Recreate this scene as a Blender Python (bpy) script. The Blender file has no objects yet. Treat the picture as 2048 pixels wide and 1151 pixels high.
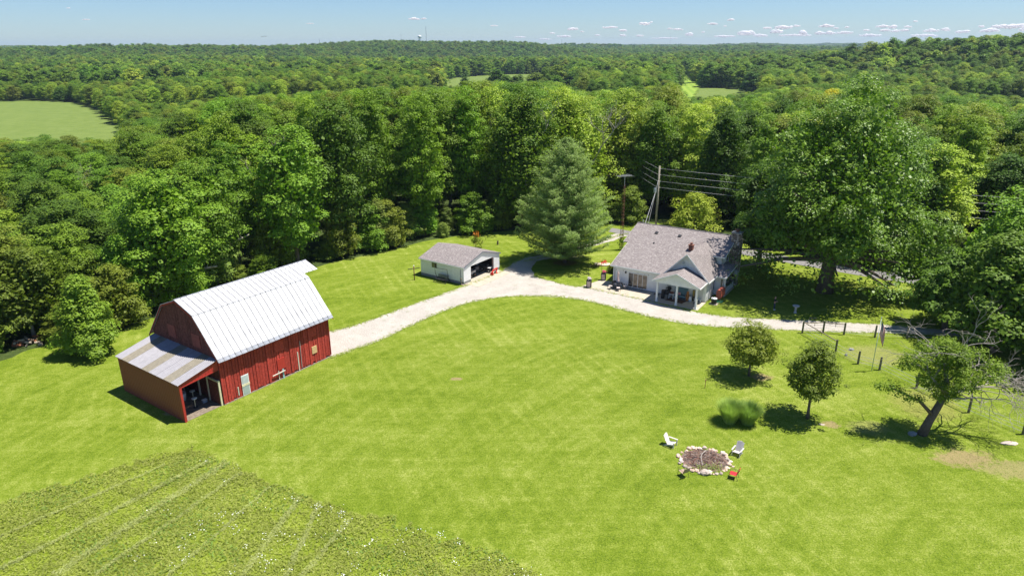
import bpy, math, random
import numpy as np
from mathutils import Vector, Matrix
R = math.radians
scene = bpy.context.scene
COL = scene.collection
# ------------------------------------------------------------------ camera, sky, sun, exposure
CAM_H = 31.0
cd = bpy.data.cameras.new('camera'); cam = bpy.data.objects.new('camera', cd); COL.objects.link(cam)
cd.sensor_width = 36.0; cd.lens = 36.0 * 1365.0 / 2048.0
cd.clip_start = 0.5; cd.clip_end = 60000
cam.matrix_world = Matrix.Translation((0, 0, CAM_H)) @ Matrix.Rotation(R(90 - 19.57), 4, 'X') @ Matrix.Rotation(R(-0.27), 4, 'Z')
scene.camera = cam
SUN_AZ = R(4.0); SUN_EL = R(68.5)
world = bpy.data.worlds.new('World'); scene.world = world; world.use_nodes = True
wn = world.node_tree.nodes; wl = world.node_tree.links
bg = wn['Background']; bg.inputs['Strength'].default_value = 0.058
sky = wn.new('ShaderNodeTexSky'); sky.sky_type = 'NISHITA'; sky.sun_disc = False
sky.sun_elevation = SUN_EL; sky.sun_rotation = R(90) - SUN_AZ
sky.altitude = 200; sky.air_density = 1.0; sky.dust_density = 0.15; sky.ozone_density = 3.0
tint = wn.new('ShaderNodeVectorMath'); tint.operation = 'MULTIPLY'; tint.inputs[1].default_value = (.80, 1.0, 1.30)
wl.new(sky.outputs[0], tint.inputs[0]); wl.new(tint.outputs[0], bg.inputs['Color'])
sd = bpy.data.lights.new('sun', 'SUN'); sd.energy = 5.0; sd.angle = R(0.53); sd.color = (1.0, 0.955, 0.88)
sun = bpy.data.objects.new('sun', sd); COL.objects.link(sun)
sdir = Vector((math.cos(SUN_EL) * math.cos(SUN_AZ), math.cos(SUN_EL) * math.sin(SUN_AZ), math.sin(SUN_EL)))
sun.rotation_euler = sdir.to_track_quat('Z', 'Y').to_euler(); sun.location = (60, 20, 90)
scene.view_settings.view_transform = 'Standard'; scene.view_settings.look = 'None'
scene.view_settings.exposure = 0.76; scene.view_settings.gamma = 1.0
scene.view_settings.use_curve_mapping = False
scene.cycles.max_bounces = 8; scene.cycles.diffuse_bounces = 3; scene.cycles.glossy_bounces = 2
scene.cycles.transmission_bounces = 4; scene.cycles.transparent_max_bounces = 8; scene.cycles.volume_bounces = 0
scene.cycles.use_denoising = True
random.seed(7); RNG = np.random.default_rng(7)

# ------------------------------------------------------------------ helpers
class MB:
    """collects shapes, builds them as one mesh object"""
    def __init__(s): s.v = []; s.f = []; s.m = []
    def add(s, vs, fs, mi=0):
        b = len(s.v); s.v += [tuple(p) for p in vs]; s.f += [tuple(b + i for i in q) for q in fs]; s.m += [mi] * len(fs); return s
    def box(s, x0, x1, y0, y1, z0, z1, mi=0):
        return s.add([(x0,y0,z0),(x1,y0,z0),(x1,y1,z0),(x0,y1,z0),(x0,y0,z1),(x1,y0,z1),(x1,y1,z1),(x0,y1,z1)],
                     [(0,3,2,1),(4,5,6,7),(0,1,5,4),(1,2,6,5),(2,3,7,6),(3,0,4,7)], mi)
    def prism(s, poly, off, mi=0):
        n = len(poly); o = Vector(off); a = [Vector(p) for p in poly]
        nr = Vector((0, 0, 0))
        for i in range(n): nr += a[i].cross(a[(i + 1) % n])
        if nr.dot(o) > 0: a = a[::-1]
        b = [p + o for p in a]
        return s.add(a + b, [tuple(range(n)), tuple(range(2 * n - 1, n - 1, -1))] + [(i, i + n, (i + 1) % n + n, (i + 1) % n) for i in range(n)], mi)
    def path(s, pts, rad, seg=6, mi=0, cap=True):
        pts = [Vector(p) for p in pts]; n = len(pts)
        if not hasattr(rad, '__len__'): rad = [rad] * n
        b = len(s.v); ref = None
        for i, p in enumerate(pts):
            d = (pts[min(i + 1, n - 1)] - pts[max(i - 1, 0)]).normalized()
            if ref is None: ref = Vector((1, 0, 0)) if abs(d.x) < .8 else Vector((0, 1, 0))
            u = (ref - d * ref.dot(d)).normalized(); w = d.cross(u); ref = u
            for k in range(seg):
                a = 2 * math.pi * k / seg
                s.v.append(tuple(p + (u * math.cos(a) + w * math.sin(a)) * rad[i]))
        for i in range(n - 1):
            for k in range(seg):
                k2 = (k + 1) % seg
                s.f.append((b + i*seg + k, b + i*seg + k2, b + (i+1)*seg + k2, b + (i+1)*seg + k)); s.m.append(mi)
        if cap:
            s.f.append(tuple(b + k for k in range(seg))[::-1]); s.m.append(mi)
            s.f.append(tuple(b + (n-1)*seg + k for k in range(seg))); s.m.append(mi)
        return s
    def lathe(s, cx, cy, prof, seg=14, mi=0):
        b = len(s.v); n = len(prof)
        for r, z in prof:
            for k in range(seg):
                a = 2 * math.pi * k / seg; s.v.append((cx + r * math.cos(a), cy + r * math.sin(a), z))
        for i in range(n - 1):
            for k in range(seg):
                k2 = (k + 1) % seg
                s.f.append((b+i*seg+k, b+i*seg+k2, b+(i+1)*seg+k2, b+(i+1)*seg+k)); s.m.append(mi)
        s.f.append(tuple(b + k for k in range(seg))[::-1]); s.m.append(mi)
        s.f.append(tuple(b + (n-1)*seg + k for k in range(seg))); s.m.append(mi)
        return s
    def ball(s, c, r, seg=10, rings=6, mi=0, jit=0.0, sc=(1,1,1), rnd=None):
        rnd = rnd or random; b = len(s.v)
        for i in range(rings + 1):
            t = math.pi * i / rings
            for k in range(seg):
                a = 2 * math.pi * k / seg; q = r * (1 + (rnd.uniform(-jit, jit) if 0 < i < rings else 0))
                s.v.append((c[0] + q*math.sin(t)*math.cos(a)*sc[0], c[1] + q*math.sin(t)*math.sin(a)*sc[1], c[2] + q*math.cos(t)*sc[2]))
        for i in range(rings):
            for k in range(seg):
                k2 = (k + 1) % seg
                s.f.append((b+i*seg+k, b+(i+1)*seg+k, b+(i+1)*seg+k2, b+i*seg+k2)); s.m.append(mi)
        return s
    def build(s, name, mats, parent=None, smooth=False, bevel=0):
        me = bpy.data.meshes.new(name); me.from_pydata(s.v, [], s.f)
        if not isinstance(mats, (list, tuple)): mats = [mats]
        for m in mats: me.materials.append(m)
        if len(mats) > 1: me.polygons.foreach_set('material_index', s.m)
        if smooth: me.polygons.foreach_set('use_smooth', [True] * len(me.polygons))
        me.update()
        o = bpy.data.objects.new(name, me); COL.objects.link(o); o.parent = parent
        if bevel:
            md = o.modifiers.new('bevel', 'BEVEL'); md.width = bevel; md.segments = 2; md.limit_method = 'ANGLE'
        return o
def quad_mesh(name, V, mats, attr=None):
    """V: (n,4,3) separate quads"""
    n = len(V); me = bpy.data.meshes.new(name)
    me.vertices.add(n * 4); me.vertices.foreach_set('co', np.ascontiguousarray(V, dtype=np.float32).ravel())
    me.loops.add(n * 4); me.loops.foreach_set('vertex_index', np.arange(n * 4, dtype=np.int32))
    me.polygons.add(n); me.polygons.foreach_set('loop_start', np.arange(0, n * 4, 4, dtype=np.int32))
    try: me.polygons.foreach_set('loop_total', np.full(n, 4, dtype=np.int32))
    except Exception: pass
    if not isinstance(mats, (list, tuple)): mats = [mats]
    for m in mats: me.materials.append(m)
    if attr is not None: me.polygons.foreach_set('material_index', np.asarray(attr, dtype=np.int32))
    me.update(); me.validate(); return me
def tag(o, label=None, cat=None, group=None, kind=None):
    if label: o['label'] = label
    if cat: o['category'] = cat
    if group: o['group'] = group
    if kind: o['kind'] = kind
    return o
def thing(name, label, cat, loc=(0, 0, 0), rotz=0.0, group=None):
    o = bpy.data.objects.new(name, None); COL.objects.link(o); o.empty_display_size = .3
    o.location = loc if len(loc) == 3 else (loc[0], loc[1], 0); o.rotation_euler = (0, 0, rotz)
    return tag(o, label, cat, group)
def copy_tree(o, parent=None):
    c = o.copy(); COL.objects.link(c); c.parent = parent
    for ch in o.children: copy_tree(ch, c)
    return c
def link_mesh(name, me, parent=None):
    o = bpy.data.objects.new(name, me); COL.objects.link(o); o.parent = parent; return o
def pip(px, py, poly):
    """points in polygon, numpy"""
    px = np.asarray(px, float); py = np.asarray(py, float); ins = np.zeros(px.shape, bool); n = len(poly)
    for i in range(n):
        x1, y1 = poly[i][:2]; x2, y2 = poly[(i + 1) % n][:2]
        c = ((y1 > py) != (y2 > py)) & (px < (x2 - x1) * (py - y1) / ((y2 - y1) or 1e-9) + x1); ins ^= c
    return ins
def spline(pts, n=8, closed=False):
    out = []; m = len(pts)
    rng_ = range(m if closed else m - 1)
    for i in rng_:
        p = [np.array(pts[(i + k) % m] if closed else pts[min(max(i + k, 0), m - 1)], float) for k in (-1, 0, 1, 2)]
        for j in range(n):
            t = j / n
            out.append(tuple(.5*((2*p[1]) + (-p[0]+p[2])*t + (2*p[0]-5*p[1]+4*p[2]-p[3])*t*t + (-p[0]+3*p[1]-3*p[2]+p[3])*t**3)))
    if not closed: out.append(tuple(pts[-1]))
    return out
def jitter_poly(pts, step=.5, amp=.15, closed=True):
    out = []; rn = random.Random(5)
    for i in range(len(pts) if closed else len(pts) - 1):
        a = np.array(pts[i]); b = np.array(pts[(i + 1) % len(pts)]); L = np.linalg.norm(b - a); k = max(1, int(L / step))
        for j in range(k):
            p = a + (b - a) * j / k; out.append((p[0] + rn.uniform(-amp, amp), p[1] + rn.uniform(-amp, amp)))
    return out
def sheet(name, pts, z, mat, hf=None, label=None, kind='structure'):
    from mathutils.geometry import tessellate_polygon
    tri = tessellate_polygon([[Vector((p[0], p[1], 0)) for p in pts]])
    vs = [(p[0], p[1], z) for p in pts]; fs = []
    for t in tri:
        a, b, c = [Vector(vs[i]) for i in t]
        fs.append(t if (b - a).cross(c - a).z > 0 else t[::-1])
    m = MB(); m.add(vs, fs); o = m.build(name, mat); o['kind'] = kind
    return o

# ------------------------------------------------------------------ materials
def newmat(name):
    m = bpy.data.materials.new(name); m.use_nodes = True; nt = m.node_tree
    return m, nt, nt.nodes, nt.links, nt.nodes['Principled BSDF']
def ramp(N, stops):
    r = N.new('ShaderNodeValToRGB'); e = r.color_ramp.elements
    while len(e) < len(stops): e.new(.5)
    for i, (p, c) in enumerate(stops): e[i].position = p; e[i].color = (*c, 1)
    return r
def noise(N, L, vec, scale, detail=4, rough=.6, dist=0):
    n = N.new('ShaderNodeTexNoise'); n.inputs['Scale'].default_value = scale; n.inputs['Detail'].default_value = detail
    n.inputs['Roughness'].default_value = rough; n.inputs['Distortion'].default_value = dist
    if vec: L.new(vec, n.inputs['Vector'])
    return n.outputs['Fac']
def mixc(N, L, fac, a, b, mode='MIX'):
    m = N.new('ShaderNodeMix'); m.data_type = 'RGBA'; m.blend_type = mode
    for s, v in ((m.inputs[0], fac), (m.inputs[6], a), (m.inputs[7], b)):
        if hasattr(v, 'is_linked') or hasattr(v, 'links'): L.new(v, s)
        elif isinstance(v, (tuple, list)): s.default_value = (*v, 1)
        else: s.default_value = v
    return m.outputs[2]
def math_(N, L, op, a, b=None, c=None, clamp=False):
    m = N.new('ShaderNodeMath'); m.operation = op; m.use_clamp = clamp
    for s, v in zip(m.inputs, (a, b, c)):
        if v is None: continue
        if hasattr(v, 'links'): L.new(v, s)
        else: s.default_value = v
    return m.outputs[0]
def coords(N, kind='Object'):
    return N.new('ShaderNodeTexCoord').outputs[kind]
def geopos(N): return N.new('ShaderNodeNewGeometry').outputs['Position']
def bumpn(N, L, P, h, st=.4, dist=.05):
    b = N.new('ShaderNodeBump'); b.inputs['Strength'].default_value = st; b.inputs['Distance'].default_value = dist
    L.new(h, b.inputs['Height']); L.new(b.outputs[0], P.inputs['Normal'])
def basic(name, col, rough=.7, var=.15, scale=3., metal=0., rnd=0.0, spec=.4):
    m, nt, N, L, P = newmat(name)
    v = coords(N)
    f = noise(N, L, v, scale, 5)
    dark = tuple(c * (1 - var) for c in col); lite = tuple(min(1, c * (1 + var)) for c in col)
    r = ramp(N, [(.3, dark), (.7, lite)]); L.new(f, r.inputs[0]); c = r.outputs[0]
    if rnd:
        oi = N.new('ShaderNodeObjectInfo').outputs['Random']
        mr = N.new('ShaderNodeMapRange'); L.new(oi, mr.inputs[0]); mr.inputs[3].default_value = 1 - rnd; mr.inputs[4].default_value = 1 + rnd
        cc = N.new('ShaderNodeVectorMath'); cc.operation = 'SCALE'; L.new(c, cc.inputs[0]); L.new(mr.outputs[0], cc.inputs['Scale']); c = cc.outputs[0]
    L.new(c, P.inputs['Base Color']); P.inputs['Roughness'].default_value = rough; P.inputs['Metallic'].default_value = metal
    P.inputs['Specular IOR Level'].default_value = spec
    return m
def leafmat(name, c1, c2, trans, tmix=.26, rnd=.25, rough=.55, spec=.2):
    m, nt, N, L, P = newmat(name)
    g = N.new('ShaderNodeNewGeometry'); oi = N.new('ShaderNodeObjectInfo').outputs['Random']
    c = mixc(N, L, math_(N, L, 'MULTIPLY_ADD', g.outputs['Random Per Island'], .7, .22), c1, c2)
    nz = noise(N, L, g.outputs['Position'], .35, 2)
    hs = N.new('ShaderNodeHueSaturation'); L.new(c, hs.inputs['Color'])
    mr = N.new('ShaderNodeMapRange'); L.new(oi, mr.inputs[0]); mr.inputs[3].default_value = .5 - .008; mr.inputs[4].default_value = .5 + .022
    L.new(mr.outputs[0], hs.inputs['Hue'])
    fr = math_(N, L, 'FRACT', math_(N, L, 'MULTIPLY', oi, 7.31))
    v1 = math_(N, L, 'MULTIPLY_ADD', fr, 2 * rnd, 1 - rnd)
    v2 = math_(N, L, 'MULTIPLY_ADD', nz, .7, .65)
    L.new(math_(N, L, 'MULTIPLY', v1, v2), hs.inputs['Value'])
    hs.inputs['Saturation'].default_value = 1.0
    L.new(hs.outputs[0], P.inputs['Base Color']); P.inputs['Roughness'].default_value = rough; P.inputs['Specular IOR Level'].default_value = spec
    t = N.new('ShaderNodeBsdfTranslucent')
    tc = mixc(N, L, 1.0, hs.outputs[0], trans, 'MULTIPLY'); L.new(tc, t.inputs['Color'])
    mx = N.new('ShaderNodeMixShader'); mx.inputs[0].default_value = tmix
    L.new(P.outputs[0], mx.inputs[1]); L.new(t.outputs[0], mx.inputs[2]); L.new(mx.outputs[0], N['Material Output'].inputs['Surface'])
    return m
LEAF = {
 'mid':   leafmat('leaf_mid',   (0.099,0.175,0.014), (0.189,0.277,0.023), (1.5,1.7,.8)),
 'dark':  leafmat('leaf_dark',  (0.059,0.118,0.012), (0.131,0.206,0.021), (1.4,1.6,.8)),
 'bright':leafmat('leaf_bright',(0.137,0.222,0.014), (0.228,0.324,0.025), (1.5,1.7,.6)),
 'lime':  leafmat('leaf_lime',  (0.219,0.294,0.024), (0.359,0.428,0.047), (1.3,1.5,.7)),
 'olive': leafmat('leaf_olive', (0.131,0.173,0.018), (0.222,0.260,0.030), (1.4,1.5,.8)),
 'silver':leafmat('leaf_silver',(0.125,0.178,0.026), (0.228,0.281,0.050), (1.2,1.3,.9)),
 'gold':  leafmat('leaf_gold',  (0.361,0.323,0.007), (0.584,0.473,0.012), (1.2,1.2,.6)),
 'brown': leafmat('leaf_brown', (0.239,0.170,0.043), (0.378,0.267,0.073), (1.1,1.1,.9)),
 'red':   leafmat('leaf_red', (0.417,0.111,0.018), (0.626,0.249,0.036), (1.1,1.1,.9)),
 'pine':  leafmat('needle_blue_green', (.290,.380,.100), (.520,.600,.200), (1.2,1.3,.8), tmix=.5),
 'syc': leafmat('leaf_sycamore', (.092,.160,.010), (.210,.290,.030), (1.4,1.6,.7), rough=.45, spec=.32),
}
BARK = basic('bark', (.13, .10, .075), .9, .35, 6)
DEADWOOD = basic('bare_wood', (.34, .30, .26), .85, .25, 6)
BARKPALE = basic('pale_bark', (.30, .27, .22), .9, .3, 4)

def grass_material(name, cols, fine=9., patches=True, stripes=True, bare=()):
    m, nt, N, L, P = newmat(name)
    p = geopos(N)
    big = noise(N, L, p, .055, 3); medn = noise(N, L, p, .45, 5, .65, .4); fi = noise(N, L, p, fine, 3, .7); f2 = noise(N, L, p, 2.2, 5, .75)
    s = math_(N, L, 'MULTIPLY_ADD', big, .34, 0.0)
    s = math_(N, L, 'MULTIPLY_ADD', medn, .40, s); s = math_(N, L, 'MULTIPLY_ADD', f2, .50, math_(N, L, 'ADD', s, .11))
    s = math_(N, L, 'MULTIPLY_ADD', math_(N, L, 'SUBTRACT', fi, .5), .95, math_(N, L, 'ADD', s, .31))
    if stripes:
        # mower passes: streaks that run along the barn on the left and round the yard on the right
        sep = N.new('ShaderNodeSeparateXYZ'); L.new(p, sep.inputs[0])
        dx = math_(N, L, 'SUBTRACT', sep.outputs[0], 42.); dy = math_(N, L, 'SUBTRACT', sep.outputs[1], 20.)
        rr = math_(N, L, 'SQRT', math_(N, L, 'ADD', math_(N, L, 'MULTIPLY', dx, dx), math_(N, L, 'MULTIPLY', dy, dy)))
        an = math_(N, L, 'ARCTAN2', dy, dx)
        cb = N.new('ShaderNodeCombineXYZ'); L.new(math_(N, L, 'MULTIPLY', rr, .55), cb.inputs[0]); L.new(math_(N, L, 'MULTIPLY', an, 1.6), cb.inputs[1])
        n1 = noise(N, L, cb.outputs[0], 1.5, 4, .65, .3)
        mp = N.new('ShaderNodeMapping'); mp.inputs['Rotation'].default_value = (0, 0, R(-52)); mp.inputs['Scale'].default_value = (.07, 1.0, 1); L.new(p, mp.inputs[0])
        n2 = noise(N, L, mp.outputs[0], .95, 4, .65, .4)
        s = math_(N, L, 'MULTIPLY_ADD', math_(N, L, 'SUBTRACT', n1, .5), .34, s)
        s = math_(N, L, 'MULTIPLY_ADD', math_(N, L, 'SUBTRACT', n2, .5), .30, s)
        w = math_(N, L, 'SINE', math_(N, L, 'MULTIPLY', math_(N, L, 'MULTIPLY_ADD', big, 2.5, rr), 4.4))
        s = math_(N, L, 'MULTIPLY_ADD', math_(N, L, 'MULTIPLY', w, math_(N, L, 'SUBTRACT', noise(N, L, p, .12, 2), .36)), .07, s)
        ln = N.new('ShaderNodeVectorMath'); ln.operation = 'DOT_PRODUCT'; L.new(p, ln.inputs[0]); ln.inputs[1].default_value = (.915, .40, 0)
        w3 = math_(N, L, 'POWER', math_(N, L, 'MULTIPLY_ADD', math_(N, L, 'SINE', math_(N, L, 'MULTIPLY', math_(N, L, 'MULTIPLY_ADD', big, .8, ln.outputs['Value']), 4.3)), .5, .5), 4.0)
        s = math_(N, L, 'MULTIPLY_ADD', math_(N, L, 'MULTIPLY', w3, math_(N, L, 'SUBTRACT', noise(N, L, p, .09, 3), .38, clamp=True)), .36, s)
    s = math_(N, L, 'SUBTRACT', s, .54)
    r = ramp(N, cols); L.new(s, r.inputs[0]); c = r.outputs[0]
    for (bx, by, ax, ay, col, th) in bare:
        sp = N.new('ShaderNodeMapping'); sp.inputs['Location'].default_value = (-bx / ax, -by / ay, 0); sp.inputs['Scale'].default_value = (1/ax, 1/ay, 0)
        L.new(p, sp.inputs['Vector'])
        ln = N.new('ShaderNodeVectorMath'); ln.operation = 'LENGTH'; L.new(sp.outputs[0], ln.inputs[0])
        k = math_(N, L, 'SUBTRACT', 1.0, ln.outputs['Value'], clamp=True)
        k = math_(N, L, 'MULTIPLY', math_(N, L, 'SUBTRACT', math_(N, L, 'ADD', math_(N, L, 'MULTIPLY', k, .9), math_(N, L, 'ADD', math_(N, L, 'MULTIPLY', noise(N, L, p, 1.3, 5, .7), .9), math_(N,L,'MULTIPLY', noise(N, L, p, 7, 3, .7), .35))), th), 5., clamp=True)
        k = math_(N, L, 'MULTIPLY', k, math_(N, L, 'GREATER_THAN', 1.0, ln.outputs['Value']))
        c = mixc(N, L, math_(N, L, 'MULTIPLY', k, .75), c, col)
    L.new(c, P.inputs['Base Color']); P.inputs['Roughness'].default_value = .9; P.inputs['Specular IOR Level'].default_value = .1
    hb = math_(N, L, 'ADD', fi, noise(N, L, p, 3.0, 4, .7)); bumpn(N, L, P, hb, .75, .10)
    return m
LAWNC = [(.20, (.066,.108,.006)), (.38, (.115,.170,.010)), (.54, (.170,.225,.021)), (.82, (.325,.350,.090))]
SOIL = (.30, .215, .12)
M_LAWN = grass_material('mown_lawn', LAWNC, bare=(
    (35.8, 46.4, 5.6, 2.8, SOIL, 1.06), (38.8, 44.8, 5.0, 2.4, (.27,.23,.10), .98), (30.5, 51.0, 3.5, 2.2, (.24,.25,.07), 1.0), (24.6, 60.6, 2.2, 1.6, SOIL, 1.02), (37.5, 55, 5.5, 5.5, (.24,.24,.06), .98), (38.3, 65.5, 5.5, 4.5, (.25,.25,.08), .95),
    (27.5, 51.6, 1.6, 1.4, SOIL, 1.05), (8.0, 98.4, 2.2, 1.8, (.16,.09,.045), .70), (-5.5, 60.5, 1.0, .5, SOIL, .9), (6.8, 101.5, 6, 2.4, (.20,.16,.10), .85), (-30, 54, 2.5, .8, SOIL, 1.0)))
M_MEADOW = grass_material('rough_meadow', [(.2, (.100,.148,.010)), (.42, (.150,.200,.016)), (.62, (.21,.255,.03)), (.85, (.36,.37,.12))], fine=5, stripes=False)
M_FLOOR = grass_material('woodland_floor', [(.2, (.030,.042,.014)), (.5, (.050,.075,.018)), (.8, (.085,.110,.030))], fine=2, stripes=False)
def crop_material(name, c1, c2, ang, freq):
    m, nt, N, L, P = newmat(name); p = geopos(N)
    mp = N.new('ShaderNodeMapping'); mp.inputs['Rotation'].default_value = (0, 0, ang); L.new(p, mp.inputs[0])
    sp = N.new('ShaderNodeSeparateXYZ'); L.new(mp.outputs[0], sp.inputs[0])
    w = math_(N, L, 'SINE', math_(N, L, 'MULTIPLY', math_(N, L, 'MULTIPLY_ADD', noise(N, L, p, .02, 2), 3, sp.outputs[0]), freq))
    s = math_(N, L, 'MULTIPLY_ADD', w, .12, noise(N, L, p, .15, 6, .75))
    r = ramp(N, [(.3, c1), (.65, c2)]); L.new(s, r.inputs[0]); L.new(r.outputs[0], P.inputs['Base Color']); P.inputs['Roughness'].default_value = .9
    P.inputs['Specular IOR Level'].default_value = .1; bumpn(N, L, P, s, .6, .4); return m
M_CROP = crop_material('bean_field', (.105,.155,.028), (.165,.215,.052), R(35), 2.6)
M_HAY = crop_material('hay_field', (.16,.26,.03), (.24,.33,.05), R(10), 1.0)
def gravel_material(name, c0, c1, c2, grassy=.5):
    m, nt, N, L, P = newmat(name); p = geopos(N)
    a = noise(N, L, p, 7, 6, .8); b = noise(N, L, p, .5, 4, .6)
    r = ramp(N, [(.3, c0), (.5, c1), (.72, c2)]); L.new(math_(N, L, 'MULTIPLY_ADD', b, .3, math_(N, L, 'MULTIPLY', a, .72)), r.inputs[0])
    g = noise(N, L, p, 1.1, 6, .75); k = math_(N, L, 'MULTIPLY', math_(N, L, 'SUBTRACT', g, .57), 14 * grassy, clamp=True)
    c = mixc(N, L, math_(N, L, 'MULTIPLY', k, .65), r.outputs[0], (.14, .19, .05))
    vo = N.new('ShaderNodeTexVoronoi'); vo.inputs['Scale'].default_value = 9; L.new(p, vo.inputs['Vector'])
    L.new(c, P.inputs['Base Color']); P.inputs['Roughness'].default_value = .95; P.inputs['Specular IOR Level'].default_value = .1
    bumpn(N, L, P, math_(N, L, 'ADD', a, vo.outputs['Distance']), .7, .06); return m
M_GRAVEL = gravel_material('crushed_limestone', (.26,.235,.205), (.41,.375,.33), (.56,.52,.465))
M_ROAD = gravel_material('asphalt_road', (.17,.16,.155), (.21,.20,.195), (.26,.25,.24), .1)
M_CONC = basic('concrete', (.42,.37,.29), .85, .12, 1.5)
M_DIRT = basic('bare_dirt', (.20,.16,.12), .95, .4, 3)
def roof_shingle():
    m, nt, N, L, P = newmat('roof_shingles'); v = coords(N)
    mp = N.new('ShaderNodeMapping'); mp.inputs['Scale'].default_value = (1.6, 3.4, 3.4); L.new(v, mp.inputs[0])
    vo = N.new('ShaderNodeTexVoronoi'); vo.inputs['Scale'].default_value = 3.6; L.new(mp.outputs[0], vo.inputs['Vector'])
    sp = N.new('ShaderNodeSeparateColor'); L.new(vo.outputs['Color'], sp.inputs[0])
    r = ramp(N, [(0, (.155,.140,.136)), (.35, (.200,.180,.173)), (.62, (.245,.220,.208)), (.88, (.31,.285,.27)), (1, (.42,.395,.37))]); L.new(sp.outputs[0], r.inputs[0])
    c = mixc(N, L, .12, r.outputs[0], (.30,.20,.20)); 
    dirt = noise(N, L, v, .35, 3); c = mixc(N, L, math_(N, L, 'MULTIPLY', dirt, .35), c, (.17,.15,.15))
    L.new(c, P.inputs['Base Color']); P.inputs['Roughness'].default_value = .92; P.inputs['Specular IOR Level'].default_value = .2
    bumpn(N, L, P, sp.outputs[0], .4, .02); return m
M_SHING = roof_shingle()
def siding(name, col, pitch=.11, vert=False, rough=.55, depth=.02, st=.6):
    m, nt, N, L, P = newmat(name); v = coords(N); sp = N.new('ShaderNodeSeparateXYZ'); L.new(v, sp.inputs[0])
    ax = math_(N, L, 'ADD', sp.outputs[0], sp.outputs[1]) if vert else sp.outputs[2]
    f = math_(N, L, 'FRACT', math_(N, L, 'MULTIPLY', ax, 1 / pitch))
    n = noise(N, L, v, 2.5, 5); r = ramp(N, [(.3, tuple(c * .9 for c in col)), (.7, tuple(min(1, c * 1.05) for c in col))]); L.new(n, r.inputs[0])
    edge = math_(N, L, 'MULTIPLY', math_(N, L, 'LESS_THAN', f, .14), .18)
    c = mixc(N, L, edge, r.outputs[0], tuple(c * .5 for c in col))
    L.new(c, P.inputs['Base Color']); P.inputs['Roughness'].default_value = rough; bumpn(N, L, P, f, st, depth); return m
M_SIDE = siding('white_lap_siding', (.82,.82,.82))
M_SIDEV = siding('white_panel_siding', (.80,.80,.80), .2, True)
M_TRIM = basic('white_trim', (.78,.78,.77), .5, .05)
M_FOUND = basic('concrete_block', (.26,.26,.25), .9, .2, 4)
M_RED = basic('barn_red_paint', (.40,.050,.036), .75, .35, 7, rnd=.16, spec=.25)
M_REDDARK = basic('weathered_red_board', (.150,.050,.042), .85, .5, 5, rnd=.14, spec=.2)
M_REDMETAL = siding('brown_red_ribbed_metal', (.255,.062,.038), .15, True, .55, .04, .8)
M_REDTRIM = basic('red_metal_trim', (.42,.035,.03), .45, .1)
def roof_white():
    m, nt, N, L, P = newmat('white_painted_roof_metal'); v = coords(N)
    mp = N.new('ShaderNodeMapping'); mp.inputs['Scale'].default_value = (3.0, .5, .5); L.new(v, mp.inputs[0])
    n = noise(N, L, mp.outputs[0], 1.6, 6, .7); oi = N.new('ShaderNodeObjectInfo').outputs['Random']
    s = math_(N, L, 'MULTIPLY_ADD', oi, .16, n)
    r = ramp(N, [(.40, (.30,.30,.31)), (.52, (.50,.50,.51)), (.72, (.62,.62,.63))]); L.new(s, r.inputs[0])
    L.new(r.outputs[0], P.inputs['Base Color']); P.inputs['Roughness'].default_value = .5; P.inputs['Metallic'].default_value = .0; return m
M_ROOFW = roof_white()
M_ROOFG = basic('streaked_grey_roof_metal', (.50,.50,.51), .5, .3, 3, rnd=.12)
M_SEAM = basic('dirty_seam', (.17,.17,.175), .7, .4, 5)
M_GALV = basic('galvanised_edge', (.24,.25,.28), .45, .35, 5, rnd=.15)
M_CORR = basic('galvanised_corrugated', (.27,.26,.28), .5, .12, 3, rnd=.05)
M_CORRT = basic('translucent_fibreglass_tan', (.20,.175,.125), .6, .2, 3, rnd=.05)
M_DARK = basic('dark_interior', (.02,.02,.02), .9, .2)
M_BLACK = basic('black_metal', (.025,.025,.027), .45, .2)
M_IRON = basic('rusty_iron', (.15,.055,.035), .7, .4, 8)
M_GREY = basic('grey_metal', (.40,.41,.42), .45, .15)
M_WHITE = basic('white_plastic', (.78,.78,.77), .4, .05)
M_BEIGE = basic('beige_plastic', (.66,.60,.56), .5, .08)
M_BEIGE2 = basic('grey_beige_plastic', (.52,.48,.46), .5, .08)
M_WOOD = basic('weathered_wood', (.22,.18,.13), .85, .35, 9)
M_WOODG = basic('greenish_post_wood', (.15,.14,.09), .9, .35, 9)
M_PLY = basic('plywood', (.60,.40,.20), .8, .25, 9)
M_CREAM = basic('cream_paint', (.68,.62,.42), .7, .15)
M_STONE = None
M_REDP = basic('red_machine_paint', (.62,.03,.025), .35, .1)
M_CANV = basic('tan_sling_fabric', (.36,.26,.19), .8, .1)
M_REDF = basic('red_sling_fabric', (.60,.02,.03), .7, .1)
M_TANK = basic('red_oxide_tank', (.36,.085,.055), .6, .2, 2)
M_TEAL = basic('blue_grey_upholstery', (.12,.21,.25), .8, .15)
M_RUG = basic('brown_rug', (.10,.055,.035), .95, .25, 8)
M_TYRE = basic('tyre_rubber', (.02,.02,.02), .85, .2)
M_PINK = basic('pink_petals', (.75,.10,.20), .6, .2)
M_REDFL = basic('red_petals', (.70,.04,.03), .6, .2)
M_PALEFL = basic('pale_petals', (.72,.60,.66), .6, .2)
M_SKIN = basic('skin', (.50,.28,.20), .6, .05)
M_JEANS = basic('navy_jeans', (.025,.035,.075), .85, .2)
M_SHIRT = basic('black_shirt', (.015,.015,.018), .85, .2)
M_HOSE = basic('green_hose', (.05,.35,.22), .5, .1)
M_BRICK = basic('red_brick', (.20,.085,.06), .85, .3, 8)
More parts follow.
